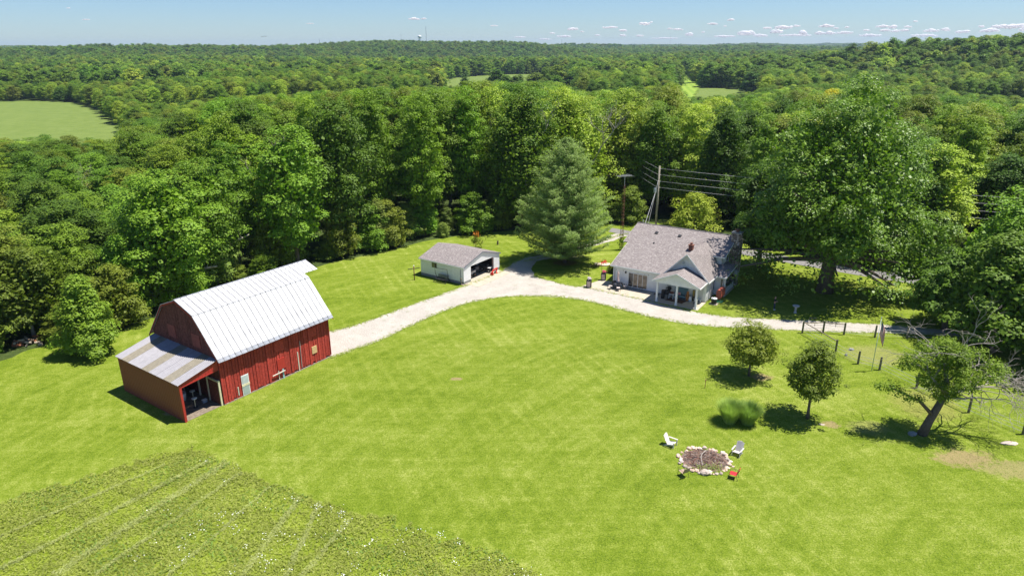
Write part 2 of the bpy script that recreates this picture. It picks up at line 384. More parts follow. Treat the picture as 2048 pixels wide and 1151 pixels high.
def glassmat(name, col, rough=.06):
    m, nt, N, L, P = newmat(name); P.inputs['Base Color'].default_value = (*col, 1); P.inputs['Roughness'].default_value = rough
    P.inputs['Specular IOR Level'].default_value = .7; n = noise(N, L, coords(N), 2, 3); r = ramp(N, [(.35, tuple(c*.5 for c in col)), (.7, tuple(c*1.6 for c in col))])
    L.new(n, r.inputs[0]); L.new(r.outputs[0], P.inputs['Base Color']); return m
M_GLASS = glassmat('dark_window_glass', (.045,.045,.045))
M_GLASST = glassmat('curtained_window_glass', (.20,.15,.11), .15)
def stonemat(name, stops, scale=3.):
    m, nt, N, L, P = newmat(name); v = coords(N); oi = N.new('ShaderNodeObjectInfo').outputs['Random']
    s = math_(N, L, 'MULTIPLY_ADD', noise(N, L, v, scale, 5), .5, math_(N, L, 'MULTIPLY', oi, .5))
    r = ramp(N, stops); L.new(s, r.inputs[0]); L.new(r.outputs[0], P.inputs['Base Color']); P.inputs['Roughness'].default_value = .9
    bumpn(N, L, P, noise(N, L, v, 6, 5), .5, .05); return m
M_STONE = stonemat('pale_field_stone', [(.2, (.28,.22,.18)), (.45, (.50,.42,.36)), (.6, (.58,.38,.27)), (.8, (.70,.66,.62))])
M_CHSTONE = stonemat('chimney_stone', [(.25, (.09,.07,.055)), (.5, (.26,.20,.155)), (.75, (.55,.46,.38))], 5.)
def M(c, r=.6, **k): return basic('paint_%d_%d_%d' % tuple(int(x*255) for x in c), c, r, **k)

# ------------------------------------------------------------------ terrain
def sst(t): t = np.clip(t, 0, 1); return t * t * (3 - 2 * t)
def hgt(x, y):
    x = np.asarray(x, float); y = np.asarray(y, float); r = np.hypot(x, y)
    h = -8 * sst((r - 140) / 170.)
    far = sst((r - 900) / 900.)
    und = 9 * np.sin(x / 410 + 1.3) * np.cos(y / 530 + .4) + 6 * np.sin(x / 190 + y / 260) + 5 * np.sin(y / 150 - x / 330)
    h = h + far * (und + 2) + sst((r - 1400) / 1500) * 3
    # wooded knoll with the water tower
    h = h + 29 * np.exp(-(((x + 290) / 420.) ** 4) - (((y - 2350) / 480.) ** 2)) * (.86 + .14 * np.sin(x / 95.)) + 16 * np.exp(-(((x + 760) / 300.) ** 2) - (((y - 2100) / 350.) ** 2))
    h = h + 22 * np.exp(-(((x + 3300) / 900.) ** 2) - (((y - 3500) / 700.) ** 2))
    # ridge on the right
    ax, ay, bx, by = 210., 700., 400., 440.
    L = math.hypot(bx - ax, by - ay); tx, ty = (bx - ax) / L, (by - ay) / L; nx, ny = -ty, tx
    s = (x - ax) * nx + (y - ay) * ny; t = (x - ax) * tx + (y - ay) * ty
    h = h + sst(s / 190.) * sst((t + 160) / 330.) * (23 + 4 * np.sin(t / 60) + 12 * sst((t - 120) / 220.)) * (1 - .75 * sst((s - 500) / 900.))
    return h
def build_terrain():
    na = 300; rs = np.concatenate([[0], np.geomspace(6, 9500, 130)])
    a = np.linspace(0, 2 * np.pi, na, endpoint=False)
    X = (rs[1:, None] * np.cos(a)); Y = (rs[1:, None] * np.sin(a)); Z = hgt(X, Y)
    v = [(0, 0, 0)] + [tuple(p) for p in np.stack([X, Y, Z], -1).reshape(-1, 3)]
    f = [(0, 1 + k, 1 + (k + 1) % na) for k in range(na)]
    for i in range(len(rs) - 2):
        b = 1 + i * na
        for k in range(na):
            k2 = (k + 1) % na; f.append((b + k, b + na + k, b + na + k2, b + k2))
    m = MB(); m.v = v; m.f = f; m.m = [0] * len(f)
    o = m.build('terrain', M_FLOOR, smooth=True); tag(o, kind='structure')
build_terrain()
LAWN = [(-75, 30), (-75, 58), (-60.46, 63.54), (-53.77, 65.01), (-52.61, 68.00), (-48.63, 69.54), (-45.53, 72.01), (-44.22, 76.23), (-38.00, 84.87), (-29.34, 96.36), (-27.33, 99.04), (-23.04, 102.63), (-18.46, 106.47), (-14.91, 110.60), (-11.01, 113.05), (-5.48, 115.93), (0.58, 117.87),
        (8.77, 120.57), (18.95, 121.85), (25.49, 122.47), (34.27, 120.82), (37.01, 109.08), (45.97, 104.54), (51.81, 95.11), (56.03, 94.11), (60.69, 91.08), (62.42, 89.11), (66.76, 83.44), (74.18, 73.22), (110, 62), (110, 30)]
sheet('lawn', spline(LAWN[2:-2], 3) + [(110, 30), (-75, 30)], .012, M_LAWN)
def ribbon(name, up, lo, z, mat, amp=.12):
    poly = jitter_poly(spline(up, 5) + spline(lo, 5)[::-1], .45, amp)
    return sheet(name, poly, z, mat)
DRIVE_UP = [(-21.28, 72.45), (-19.02, 73.91), (-16.06, 77.00), (-12.38, 81.38), (-8.61, 85.63), (-6.05, 88.62), (-1.73, 94.28), (0.47, 98.86), (2.99, 102.21)]
DRIVE_UP2 = [(3.28, 91.93), (7.28, 88.43), (10.68, 86.95), (16.54, 82.63), (22.45, 78.16), (26.31, 76.47), (31.43, 75.60), (37.11, 74.90), (42.54, 73.91), (47.77, 72.80), (51.72, 71.72), (54.27, 70.84)]
DRIVE_LO = [(-19.23, 65.36), (-17.50, 67.09), (-14.79, 69.97), (-11.99, 73.97), (-8.89, 78.22), (-5.38, 81.64), (-1.57, 83.43), (2.35, 83.94), (6.26, 83.51), (9.99, 81.80), (13.43, 79.12), (16.67, 76.59), (20.92, 74.18), (26.40, 72.91), (30.79, 72.27), (38.53, 71.59), (46.14, 70.93), (50.58, 69.90), (53.08, 69.46)]
dpoly = spline(DRIVE_UP, 5) + [(3.92, 99.83), (2.80, 95.39)] + spline(DRIVE_UP2, 5) + spline(DRIVE_LO, 5)[::-1]
sheet('gravel_driveway', jitter_poly(dpoly, .45, .13), .024, M_GRAVEL)
PATH_C = [(2.00, 99.34), (7.44, 103.23), (10.13, 105.99), (15.87, 110.99), (20.54, 114.78), (30.0, 110.5), (38, 103.5)]
pc = spline(PATH_C, 6); pl = []; pr = []
for i, p in enumerate(pc):
    q = pc[min(i + 1, len(pc) - 1)]; o_ = pc[max(i - 1, 0)]; d = np.array(q) - np.array(o_); d = d / np.linalg.norm(d)
    pl.append((p[0] - d[1] * 1.05, p[1] + d[0] * 1.05)); pr.append((p[0] + d[1] * 1.05, p[1] - d[0] * 1.05))
sheet('gravel_path', jitter_poly(pl + pr[::-1], .5, .15), .018, M_GRAVEL)
ROAD_UP = [(18, 119), (26, 113), (36.56, 105.55), (44.15, 99.96), (51.35, 94.18), (55.42, 92.96), (60.30, 90.43), (61.90, 88.28), (65.98, 82.33), (71.56, 73.56)]
ROAD_LO = [(17, 116.5), (24, 110.5), (35.60, 102.49), (42.85, 96.70), (49.91, 91.24), (53.92, 88.60), (56.83, 86.30), (59.18, 83.92), (63.25, 78.47), (68.16, 69.56)]
sheet('road', spline(ROAD_UP, 6) + spline(ROAD_LO, 6)[::-1], .036, M_ROAD)
MEADOW = spline([(-60, 20), (-60, 40), (-39.44, 39.71), (-37.06, 41.30), (-34.56, 43.06), (-31.89, 44.93), (-29.17, 47.22), (-26.80, 48.21), (-23.99, 47.32), (-20.30, 44.90), (-15.61, 42.07), (-9.63, 39.50), (-4.22, 37.41), (-0.86, 35.72), (1.96, 33.90), (4.5, 30), (4.5, 20)], 4, closed=False)
sheet('meadow', jitter_poly(MEADOW, .4, .15), .028, M_MEADOW)
LFIELD = [(-585.72, 543.55), (-384.90, 531.61), (-368.06, 540.26), (-320.54, 518.50), (-269.52, 455.24), (-228.99, 397.01), (-191.47, 342.88), (-150.07, 276.90), (-138.41, 245.60), (-186.32, 226.51), (-307.86, 245.01)]
MFIELD = [(-77.15, 675.51), (-75.20, 878.84), (-15.39, 1000.03), (62.10, 1008.35), (73.20, 814.95), (55.50, 615.02), (-51.00, 590.78)]
RFIELD = [(171.74, 671.78), (192.79, 654.51), (203.99, 631.57), (194.21, 551.34), (160.49, 458.03), (110.64, 460.76), (129.73, 534.44)]
STRIP = [(203.52, 863.71), (228.72, 916.91), (180.77, 679.14), (134.72, 524.14), (116.65, 501.77), (149.54, 642.90)]
def draped(name, poly, mat, step, off):
    P = np.array(poly); x0, y0 = P.min(0); x1, y1 = P.max(0)
    xs = np.arange(x0, x1 + step, step); ys = np.arange(y0, y1 + step, step)
    X, Y = np.meshgrid(xs, ys, indexing='ij'); Z = hgt(X, Y) + off
    ins = pip((X[:-1, :-1] + step / 2), (Y[:-1, :-1] + step / 2), poly)
    idx = np.arange(X.size).reshape(X.shape); f = []
    for i, j in zip(*np.nonzero(ins)): f.append((idx[i, j], idx[i+1, j], idx[i+1, j+1], idx[i, j+1]))
    m = MB(); m.v = [tuple(p) for p in np.stack([X, Y, Z], -1).reshape(-1, 3)]; m.f = [tuple(int(k) for k in q) for q in f]; m.m = [0] * len(f)
    return tag(m.build(name, mat), kind='structure')
draped('bean_field', LFIELD, M_CROP, 6, .6); draped('bean_field', MFIELD, M_CROP, 8, .7); draped('bean_field', RFIELD, M_CROP, 5, .6); draped('hay_strip', STRIP, M_HAY, 4, .9)

# ------------------------------------------------------------------ trees
def unit(v): return v / np.maximum(np.linalg.norm(v, axis=-1, keepdims=True), 1e-9)
def leaf_quads(c, n, size, rng, asp=.62):
    k = len(c); r = unit(rng.normal(size=(k, 3))); t = unit(np.cross(n, r)); b = np.cross(n, t)
    s = (size * rng.uniform(.6, 1.35, (k, 1)))
    return np.stack([c - t * s * .5, c + b * s * .5 * asp, c + t * s * .5, c - b * s * .5 * asp], 1)
PROF = {
 'round': lambda t: np.sqrt(np.clip(1 - (2 * t - 1) ** 2, 0, 1)) * .95 + .05,
 'tall':  lambda t: np.clip(np.minimum(t * 4, 1) * np.sqrt(np.clip(1 - t ** 2.2, 0, 1)) + .08, 0, 1),
 'broad': lambda t: np.sqrt(np.clip(1 - (1.5 * t - .5) ** 2, 0, 1)),
 'cone':  lambda t: np.clip(1.05 - t, .05, 1) ** .8,
 'dome':  lambda t: np.sqrt(np.clip(1 - t ** 2, 0, 1)),
}
def crown_arr(seed, H, Rr, z0, nl, npl, leaf, prof='round', flat=.72, lobe=(.20, .34), inner=.25, droop=0.):
    """returns quads of a crown between z0 and H, and the lobe centres"""
    rng = np.random.default_rng(seed); C = []; Q = []; pr = PROF[prof]
    ga = rng.uniform(0, 6.28)
    for i in range(nl):
        t = (i + .5) / nl; t = 1 - (1 - t) ** 1.15
        a = ga + i * 2.39996 + rng.normal() * .3
        rad = pr(np.array(t)) * Rr * (rng.uniform(.55, .95) if i % 4 else rng.uniform(.1, .45))
        lr = Rr * rng.uniform(*lobe) * (1 - .25 * t)
        z = z0 + lr * flat * .6 + t * (H - z0 - lr * flat * 1.3)
        c = np.array([rad * math.cos(a), rad * math.sin(a), z]); C.append((c, lr))
        k = int(npl * (lr / (Rr * .27)) ** 2 * rng.uniform(.7, 1.1))
        d = unit(rng.normal(size=(k, 3))); d[:, 2] = np.where(rng.random(k) < .8, np.abs(d[:, 2]), d[:, 2])
        rr = lr * rng.uniform(.62, 1.08, (k, 1)) * (1 + .16 * np.sin(d[:, :1] * 9 + i) * np.cos(d[:, 1:2] * 8 + 2 * i))
        p = c + d * rr * np.array([1, 1, flat])
        if droop: p[:, 2] -= droop * (np.linalg.norm(p[:, :2], axis=1) / Rr) ** 2 * rng.uniform(.3, 1, k)
        out = unit(p - np.array([0, 0, z0 + (H - z0) * .35]))
        n = unit(d * .75 + out * .35 + np.array([0, 0, .85]) + rng.normal(size=(k, 3)) * .36)
        Q.append(leaf_quads(p, n, leaf, rng))
    k = int(nl * npl * inner); t = rng.random(k); a = rng.uniform(0, 6.283, k); rad = pr(t) * Rr * .72 * np.sqrt(rng.random(k))
    p = np.stack([rad * np.cos(a), rad * np.sin(a), z0 + (.06 + .80 * t) * (H - z0)], 1)
    Q.append(leaf_quads(p, unit(rng.normal(size=(k, 3)) + np.array([0, 0, .8])), leaf * 1.7, rng, .8))
    return np.concatenate(Q), C
def trunk_mb(H, r0, C, z_split, lean=(0, 0), seg=8, nlimb=12, rnd=None, wig=.15):
    rnd = rnd or random.Random(3); m = MB()
    top = H * .86; pts = []; rad = []
    for i in range(8):
        t = i / 7; pts.append((lean[0] * t * t + rnd.uniform(-wig, wig) * t, lean[1] * t * t + rnd.uniform(-wig, wig) * t, top * t)); rad.append(r0 * (1.25 if i == 0 else (1 - .88 * t)))
    pts[0] = (0, 0, -.3); m.path(pts, rad, seg)
    cc = sorted(C, key=lambda q: -q[1])[:nlimb]
    for c, lr in cc:
        zs = max(z_split, c[2] - rnd.uniform(.25, .5) * math.hypot(c[0], c[1]) - lr * .5); zs = min(zs, top * .8)
        t = zs / top; a = Vector((lean[0] * t * t, lean[1] * t * t, zs)); b = Vector(c); mid = (a + b) / 2 + Vector((rnd.uniform(-.3, .3), rnd.uniform(-.3, .3), .25 * lr))
        rr = r0 * (1 - .85 * t) * .55
        m.path([a, mid, b], [rr, rr * .6, rr * .2], 5, cap=False)
    return m
PROTO = {}
def proto(kind, seed, H, Rr, z0, nl, npl, leaf, prof, flat, leafm, lobe=(.20, .34), r0=.3, inner=.25, droop=0., bark=None, nlimb=12):
    Q, C = crown_arr(seed, H, Rr, z0, nl, npl, leaf, prof, flat, lobe, inner, droop)
    cm = quad_mesh('crown', Q, LEAF[leafm]); tm = trunk_mb(H, r0, C, z0 * .8 + .5, rnd=random.Random(seed), nlimb=nlimb)
    me = bpy.data.meshes.new('trunk'); me.from_pydata(tm.v, [], tm.f); me.materials.append(bark or BARK); me.update()
    PROTO.setdefault(kind, []).append((cm, me, H, Rr)); return cm, me
# feathery tall woodland trees, dense round maples, broad oaks, bushy edge trees
for sd_, lf in ((11, 'bright'), (12, 'bright'), (13, 'mid')):
    proto('locust', sd_, 22, 5.6, 2.6, 74, 270, .31, 'tall', .60, lf, (.16, .30), .26, .22)
for sd_, lf in ((21, 'lime'), (22, 'mid'), (23, 'dark')):
    proto('maple', sd_, 21, 7.0, 2.2, 76, 340, .34, 'broad', .80, lf, (.15, .27), .38, .30)
for sd_, lf in ((31, 'mid'), (32, 'olive'), (33, 'dark')):
    proto('oak', sd_, 19, 6.4, 2.2, 56, 340, .34, 'round', .72, lf, (.16, .36), .34, .30)
for sd_, lf in ((41, 'mid'), (42, 'olive'), (43, 'bright'), (44, 'silver')):
    proto('bushy', sd_, 9, 3.8, .1, 38, 260, .26, 'dome', .75, lf, (.18, .38), .16, .28)
def put_tree(kind, var, x, y, H, Rr, label, group, name='broadleaf_tree', cat='tree', rot=None, z=None):
    pl_ = PROTO[kind]; cm, tm, H0, R0 = pl_[var % len(pl_)]
    zz = float(hgt(x, y)) if z is None else z
    t = thing(name, label, cat, (x, y, zz - .05), random.uniform(0, 6.28) if rot is None else rot, group)
    t.scale = (Rr / R0, Rr / R0, H / H0)
    link_mesh('crown', cm, t); link_mesh('trunk', tm, t)
    return t
YE_PX = [-600, 0, 235, 262, 420, 450, 640, 780, 940, 960, 1110, 1180, 1300, 1345, 1352, 1400, 1490, 1510, 1640, 1700, 1850, 1950, 2048, 2500]
YE_PY = [280, 256, 272, 205, 195, 190, 180, 172, 172, 163, 163, 185, 172, 160, 196, 196, 190, 178, 168, 158, 165, 190, 195, 200]
HT_PX = [-600, 0, 250, 400, 450, 950, 1000, 1300, 1400, 2048, 2500]
HT = [11, 12, 13.5, 17, 22, 24, 25, 23, 20, 19, 19]
def scr(x, y):
    """direction of a place on the plan, used to choose how tall the woods stand there"""
    p = R(19.57); z = -18.; zc = y * math.cos(p) - z * math.sin(p); return 1024 + 1365 * x / zc
def tree_height(x, y, g, base, rnd):
    px = scr(x, y); ye = np.interp(px, YE_PX, YE_PY) + rnd.uniform(-3, 14)
    el = R(19.57) - math.atan((575.5 - ye) / 1365.); zmax = CAM_H - math.tan(el) * math.hypot(x * .25, y)
    return min(base, zmax - g)
OPEN = spline(LAWN[2:-2], 3) + [(110, 30), (-75, 30)]
ROADPOLY = spline(ROAD_UP, 6) + spline(ROAD_LO, 6)[::-1]
def blocked(x, y):
    b = pip(x, y, OPEN) | pip(x, y, LFIELD) | pip(x, y, MFIELD) | pip(x, y, RFIELD) | pip(x, y, STRIP) | pip(x, y, ROADPOLY)
    return b
def near_edge(x, y, d):
    return any(blocked(np.array([x + dx]), np.array([y + dy]))[0] for dx, dy in ((d, 0), (-d, 0), (0, d), (0, -d)))
rnd = random.Random(42); placed = []; far_pts = []
# jittered rows of woodland behind the yard
rows = np.arange(40, 620, 8.2)
cand = []
for j, yy in enumerate(rows):
    hw = .92 * yy + 30
    for xx in np.arange(-hw, hw, 9.0):
        cand.append((xx + rnd.uniform(-3, 3) + (4.5 if j % 2 else 0), yy + rnd.uniform(-2.6, 2.6)))
cand = np.array(cand); ok = ~blocked(cand[:, 0], cand[:, 1]); cand = cand[ok]
order = np.argsort(cand[:, 1] + .15 * np.abs(cand[:, 0]))
TONE = {'locust': ['bright green', 'vivid green', 'mid green'], 'maple': ['pale yellow-green', 'mid green', 'dark green'], 'oak': ['mid green', 'olive green', 'dark green'], 'bushy': ['mid green', 'olive', 'bright green', 'grey-green']}
SHAPE = {'locust': 'feathery', 'maple': 'dome-crowned', 'oak': 'round-crowned', 'bushy': 'bushy'}
def zone(px):
    for lim, z in ((230, 'near the bean field'), (430, 'left of the barn'), (700, 'behind the barn'), (965, 'behind the garage'), (1240, 'behind the pine'), (1480, 'behind the white house'), (1860, 'behind the shade tree')):
        if px < lim: return z
    return 'beyond the road'
def wood_label(kind, var, px, y, H):
    t_ = TONE[kind]; tone = t_[var % len(t_)]; dep = 'front of the woods' if y < 122 else ('middle of woods' if y < 160 else 'deep in woods')
    return '%s %s %s tree, %s %s' % ('tall' if H > 17 else ('low' if H < 10 else 'medium'), tone, SHAPE[kind], dep, zone(px)), 'woodland trees ' + zone(px)
ncount = 0
for i in order:
    x, y = float(cand[i, 0]), float(cand[i, 1])
    if near_edge(x, y, 2.6): continue
    px = scr(x, y); g = float(hgt(x, y)); base = float(np.interp(px, HT_PX, HT)) * rnd.uniform(.82, 1.12)
    if y > 260: base = min(base, 19 * rnd.uniform(.8, 1.15))
    lim = y < (300 if px < 262 else (600 if 850 < px < 1160 or 1340 < px < 1530 else 440)) and g < -1 or y < 200
    H = tree_height(x, y, g, base, rnd) if lim else base
    if H < 4.5: continue
    inview = -180 < px < 2230
    if px < 400: kind = rnd.choice(['bushy', 'bushy', 'bushy', 'oak', 'oak', 'locust']) if y < 175 else rnd.choice(['oak', 'maple'])
    elif px < 965: kind = rnd.choice(['locust', 'locust', 'locust', 'oak'])
    elif px < 1420: kind = rnd.choice(['maple', 'maple', 'oak'])
    else: kind = rnd.choice(['oak', 'maple', 'locust', 'oak'])
    if y > 240: kind = rnd.choice(['oak', 'maple', 'oak'])
    if H < 10 and kind != 'bushy': kind = 'bushy'
    if H > 11.5 and kind == 'bushy': kind = 'oak'
    Rr = {'locust': 4.9, 'maple': 6.8, 'oak': 6.3, 'bushy': 4.6}[kind] * rnd.uniform(.85, 1.15) * (min(1., .55 + H / 40.))
    if kind == 'bushy': Rr = max(3.4, H * .42) * rnd.uniform(.9, 1.15)
    var = rnd.randrange(4)
    if 965 <= px < 1230 and kind == 'maple' and y < 150: var = rnd.choice([0, 0, 1])
    if inview and ncount < 275:
        lab, gr = wood_label(kind, var, px, y, H)
        put_tree(kind, var, x, y, H, Rr, lab, gr); ncount += 1
    else: far_pts.append((x, y, g, {'locust': 0, 'maple': 3, 'oak': 6, 'bushy': 9}[kind] + var % 3, Rr, H))

# far woods: one mass of instanced crowns
LOD = []
for sd_, lf in ((51, 'mid'), (52, 'dark'), (53, 'olive'), (54, 'mid'), (55, 'lime')):
    Q, _ = crown_arr(sd_, 18, 6.2, 1, 34, 70, .85, 'broad', .75, (.24, .40), .3); LOD.append((quad_mesh('far_crown', Q, LEAF[lf]), 6.2, 18))
for sd_, lf in ((61, 'mid'), (62, 'dark'), (63, 'olive')):
    rng = np.random.default_rng(sd_); Qs = []
    for k in range(9):
        Q, _ = crown_arr(sd_ * 10 + k, 17 * rng.uniform(.85, 1.1), 6.5, 4, 9, 16, 2.9, 'broad', .75, (.3, .45), .25)
        a = rng.uniform(0, 6.28); rr = 13 * math.sqrt(rng.random()) if k else 0
        Qs.append(Q + np.array([rr * math.cos(a), rr * math.sin(a), 0]))
    LOD.append((quad_mesh('far_crowns', np.concatenate(Qs), LEAF[lf]), 1., 1.))
pcoll = bpy.data.collections.new('instance_sources')
names = []
for kind in ('locust', 'maple', 'oak', 'bushy'):
    for k in range(3):
        cm, tm, H0, R0 = PROTO[kind][k]; names.append((cm, H0, R0))
for me, r0, h0 in LOD: names.append((me, h0, r0))
for i, (me, h0, r0) in enumerate(names):
    o = bpy.data.objects.new('src_%02d' % i, me); pcoll.objects.link(o)
P_, I_, S_, Z_ = [], [], [], []
for x, y, g, k, Rr, H in far_pts:
    me, h0, r0 = names[k]; P_.append((x, y, g - .2)); I_.append(k); S_.append((Rr / r0, Rr / r0, H / h0)); Z_.append(rnd.uniform(0, 6.28))
def ring(r0, r1, step, kinds, Rr, H, jit):
    n = int(r1 / step) + 1; c = 0
    xs = np.arange(-r1, r1, step); ys = np.arange(r0 * .3, r1, step)
    X, Y = np.meshgrid(xs, ys); X = X + RNG.uniform(-jit, jit, X.shape); Y = Y + RNG.uniform(-jit, jit, Y.shape)
    X = X.ravel(); Y = Y.ravel(); r = np.hypot(X, Y)
    ok = (r < r1) & (Y > 590 if r0 < 700 else r >= r0) & (np.abs(X) < .98 * Y + 60)
    if r0 < 700: ok &= True
    X, Y = X[ok], Y[ok]; ok = ~blocked(X, Y); X, Y = X[ok], Y[ok]; g = hgt(X, Y)
    # drop what a nearer crest hides completely is left to the renderer
    for x, y, z in zip(X, Y, g):
        k = int(RNG.choice(kinds)); me, h0, r0_ = names[k]
        q = RNG.uniform(.62, 1.35); hh = H * (.55 + .5 * q) * RNG.uniform(.8, 1.15)
        P_.append((x, y, z - .3)); I_.append(k); S_.append((Rr * q / r0_, Rr * q / r0_, hh / h0)); Z_.append(RNG.uniform(0, 6.28))
ring(600, 1500, 12.0, [12, 12, 13, 14, 15, 12, 13, 16], 8.2, 18, 5.0)
ring(1500, 3000, 15, [12, 13, 14, 15, 13, 12], 9.5, 18, 5)
ring(3000, 8800, 46, [17, 18, 19], 1.7, 1.05, 15)
me = bpy.data.meshes.new('far_woods'); n = len(P_)
me.vertices.add(n); me.vertices.foreach_set('co', np.array(P_, dtype=np.float32).ravel())
a = me.attributes.new('idx', 'INT', 'POINT'); a.data.foreach_set('value', np.array(I_, dtype=np.int32))
a = me.attributes.new('sc', 'FLOAT_VECTOR', 'POINT'); a.data.foreach_set('vector', np.array(S_, dtype=np.float32).ravel())
a = me.attributes.new('rz', 'FLOAT', 'POINT'); a.data.foreach_set('value', np.array(Z_, dtype=np.float32))
far = link_mesh('far_woods', me); tag(far, 'unbroken mass of distant green woods rolling to the horizon', None, None, 'stuff'); far['category'] = 'woods'
ng = bpy.data.node_groups.new('scatter', 'GeometryNodeTree')
ng.interface.new_socket('Geometry', in_out='INPUT', socket_type='NodeSocketGeometry'); ng.interface.new_socket('Geometry', in_out='OUTPUT', socket_type='NodeSocketGeometry')
gi = ng.nodes.new('NodeGroupInput'); go = ng.nodes.new('NodeGroupOutput')
mp_ = ng.nodes.new('GeometryNodeMeshToPoints'); iop = ng.nodes.new('GeometryNodeInstanceOnPoints')
ci = ng.nodes.new('GeometryNodeCollectionInfo'); ci.inputs['Collection'].default_value = pcoll; ci.inputs['Separate Children'].default_value = True; ci.inputs['Reset Children'].default_value = True
def named(nm, typ):
    q = ng.nodes.new('GeometryNodeInputNamedAttribute'); q.data_type = typ; q.inputs['Name'].default_value = nm
    return [s for s in q.outputs if s.enabled and s.name == 'Attribute'][0]
iop.inputs['Pick Instance'].default_value = True
cx = ng.nodes.new('ShaderNodeCombineXYZ')
ng.links.new(gi.outputs[0], mp_.inputs['Mesh']); ng.links.new(mp_.outputs[0], iop.inputs['Points']); ng.links.new(ci.outputs[0], iop.inputs['Instance'])
ng.links.new(named('idx', 'INT'), iop.inputs['Instance Index']); ng.links.new(named('rz', 'FLOAT'), cx.inputs[2]); ng.links.new(cx.outputs[0], iop.inputs['Rotation'])
ng.links.new(named('sc', 'FLOAT_VECTOR'), iop.inputs['Scale']); ng.links.new(iop.outputs[0], go.inputs[0])
md = far.modifiers.new('scatter', 'NODES'); md.node_group = ng
print('individual trees', ncount, 'far instances', n)

# ------------------------------------------------------------------ yard trees built one by one
def hero(name, label, loc, Q, C, H, r0, zs, leafm, bark=None, lean=(0, 0), nl=14, group=None, cat='tree', seed=4):
    t = thing(name, label, cat, loc, 0, group)
    link_mesh('crown', quad_mesh('crown', Q, LEAF[leafm]), t)
    trunk_mb(H, r0, C, zs, lean, rnd=random.Random(seed), seg=10, nlimb=nl).build('trunk', bark or BARK, t, smooth=True)
    return t
# great sycamore by the road
Qa, Ca = crown_arr(101, 25.0, 11.2, 4.2, 110, 560, .28, 'round', .80, (.08, .21), .22, droop=1.2)
def sub_crown(seed, dx, dy, z0, H, r, nl, npl):
    q, c = crown_arr(seed, H, r, z0, nl, npl, .28, 'round', .8, (.18, .32), .15, droop=.8); return q + np.array([dx, dy, 0]), [(p + np.array([dx, dy, 0]), lr) for p, lr in c]
for a_ in ((141, 1.8, 1.0, 15, 27.6, 6.4, 26, 420), (142, -5.2, 0, 12, 23.5, 6.2, 24, 420), (143, 6.6, .5, 10, 22.0, 6.0, 24, 420), (144, -7.0, 1.5, 5.5, 15.0, 4.6, 20, 400), (145, 9.6, -2.5, 2.2, 11.5, 5.6, 24, 420), (146, 12.2, -4.5, 1.2, 7.0, 3.0, 12, 300), (147, -2.0, -6.5, 6, 16, 5.2, 22, 400)):
    q_, c_ = sub_crown(*a_); Qa = np.concatenate([Qa, q_]); Ca = Ca + c_[::3]
Qb, Cb = crown_arr(102, 11.5, 13.4, 1.6, 44, 520, .27, 'broad', .60, (.12, .19), .15, droop=2.6)
cb_ = Qb.mean(1); Qb = Qb[(np.hypot(cb_[:, 0], cb_[:, 1]) > 6.5) | (cb_[:, 2] > 6)]; cb_ = Qa.mean(1); Qa = Qa[(np.hypot(cb_[:, 0], cb_[:, 1]) > 3.5) | (cb_[:, 2] > 6.5)]
hero('sycamore_tree', 'huge spreading green shade tree on the lawn right of the white house', (41.5, 85.2, 0), np.concatenate([Qa, Qb]), Ca + Cb, 27, .95, 4.5, 'syc', nl=40)
Q, C = crown_arr(103, 15.5, 5.6, 2.2, 60, 300, .34, 'round', .75, (.17, .28), .35)
hero('dark_shade_tree', 'round dark green tree between the house chimney and the huge shade tree', (36.4, 96.0, 0), Q, C, 15, .4, 2.5, 'dark')
Q, C = crown_arr(104, 7.6, 5.4, 1.0, 44, 240, .28, 'dome', .7, (.17, .28), .25)
hero('bright_small_tree', 'low wide bright yellow-green tree behind the house roof', (31.0, 113.0, 0), Q, C, 7, .25, 1.2, 'lime')
# young trees in the near yard
Q, C = crown_arr(105, 5.7, 3.4, 1.25, 66, 300, .16, 'round', .62, (.13, .24), .14)
hero('young_round_tree', 'small yellow-green round tree, first of the two young trees below the driveway', (23.48, 60.87), Q, C, 5.6, .13, 1.6, 'olive', seed=8)
Q, C = crown_arr(106, 7.4, 2.9, 1.8, 74, 290, .16, 'tall', .75, (.12, .25), .14)
hero('young_tall_tree', 'small upright tree with speckled leaves right of the ornamental grass', (25.92, 52.65), Q, C, 7.0, .14, 2.2, 'olive', seed=9)
# right hand trees near the pasture
for i, (loc, H, Rr, lf, pr, lab, sd_) in enumerate([
    ((55.6, 71.5, 0), 16.6, 7.9, 'mid', 'broad', 'tall green tree at the right edge between the driveway and road', 111),
    ((49.6, 72.2, 0), 8.6, 5.0, 'dark', 'round', 'low dark round tree beside the end of the driveway', 112),
    ((64.5, 70.5, 0), 17.0, 8.6, 'dark', 'round', 'dark spreading tree at the far right edge beyond the fenced pasture', 113),
    ((51.2, 66.3, 0), 13.0, 6.6, 'dark', 'broad', 'dark low spreading tree at the right edge shading the pasture fence', 114),
    ((55.5, 58.5, 0), 11.5, 6.4, 'dark', 'round', 'dark tree at the right frame edge behind the half bare tree', 115)]):
    Q, C = crown_arr(sd_, H, Rr, 1.2, 60, 300, .34, pr, .7, (.17, .28), .35)
    hero('pasture_tree', lab, loc, Q, C, H * .95, .34, 2.0, lf, seed=sd_)
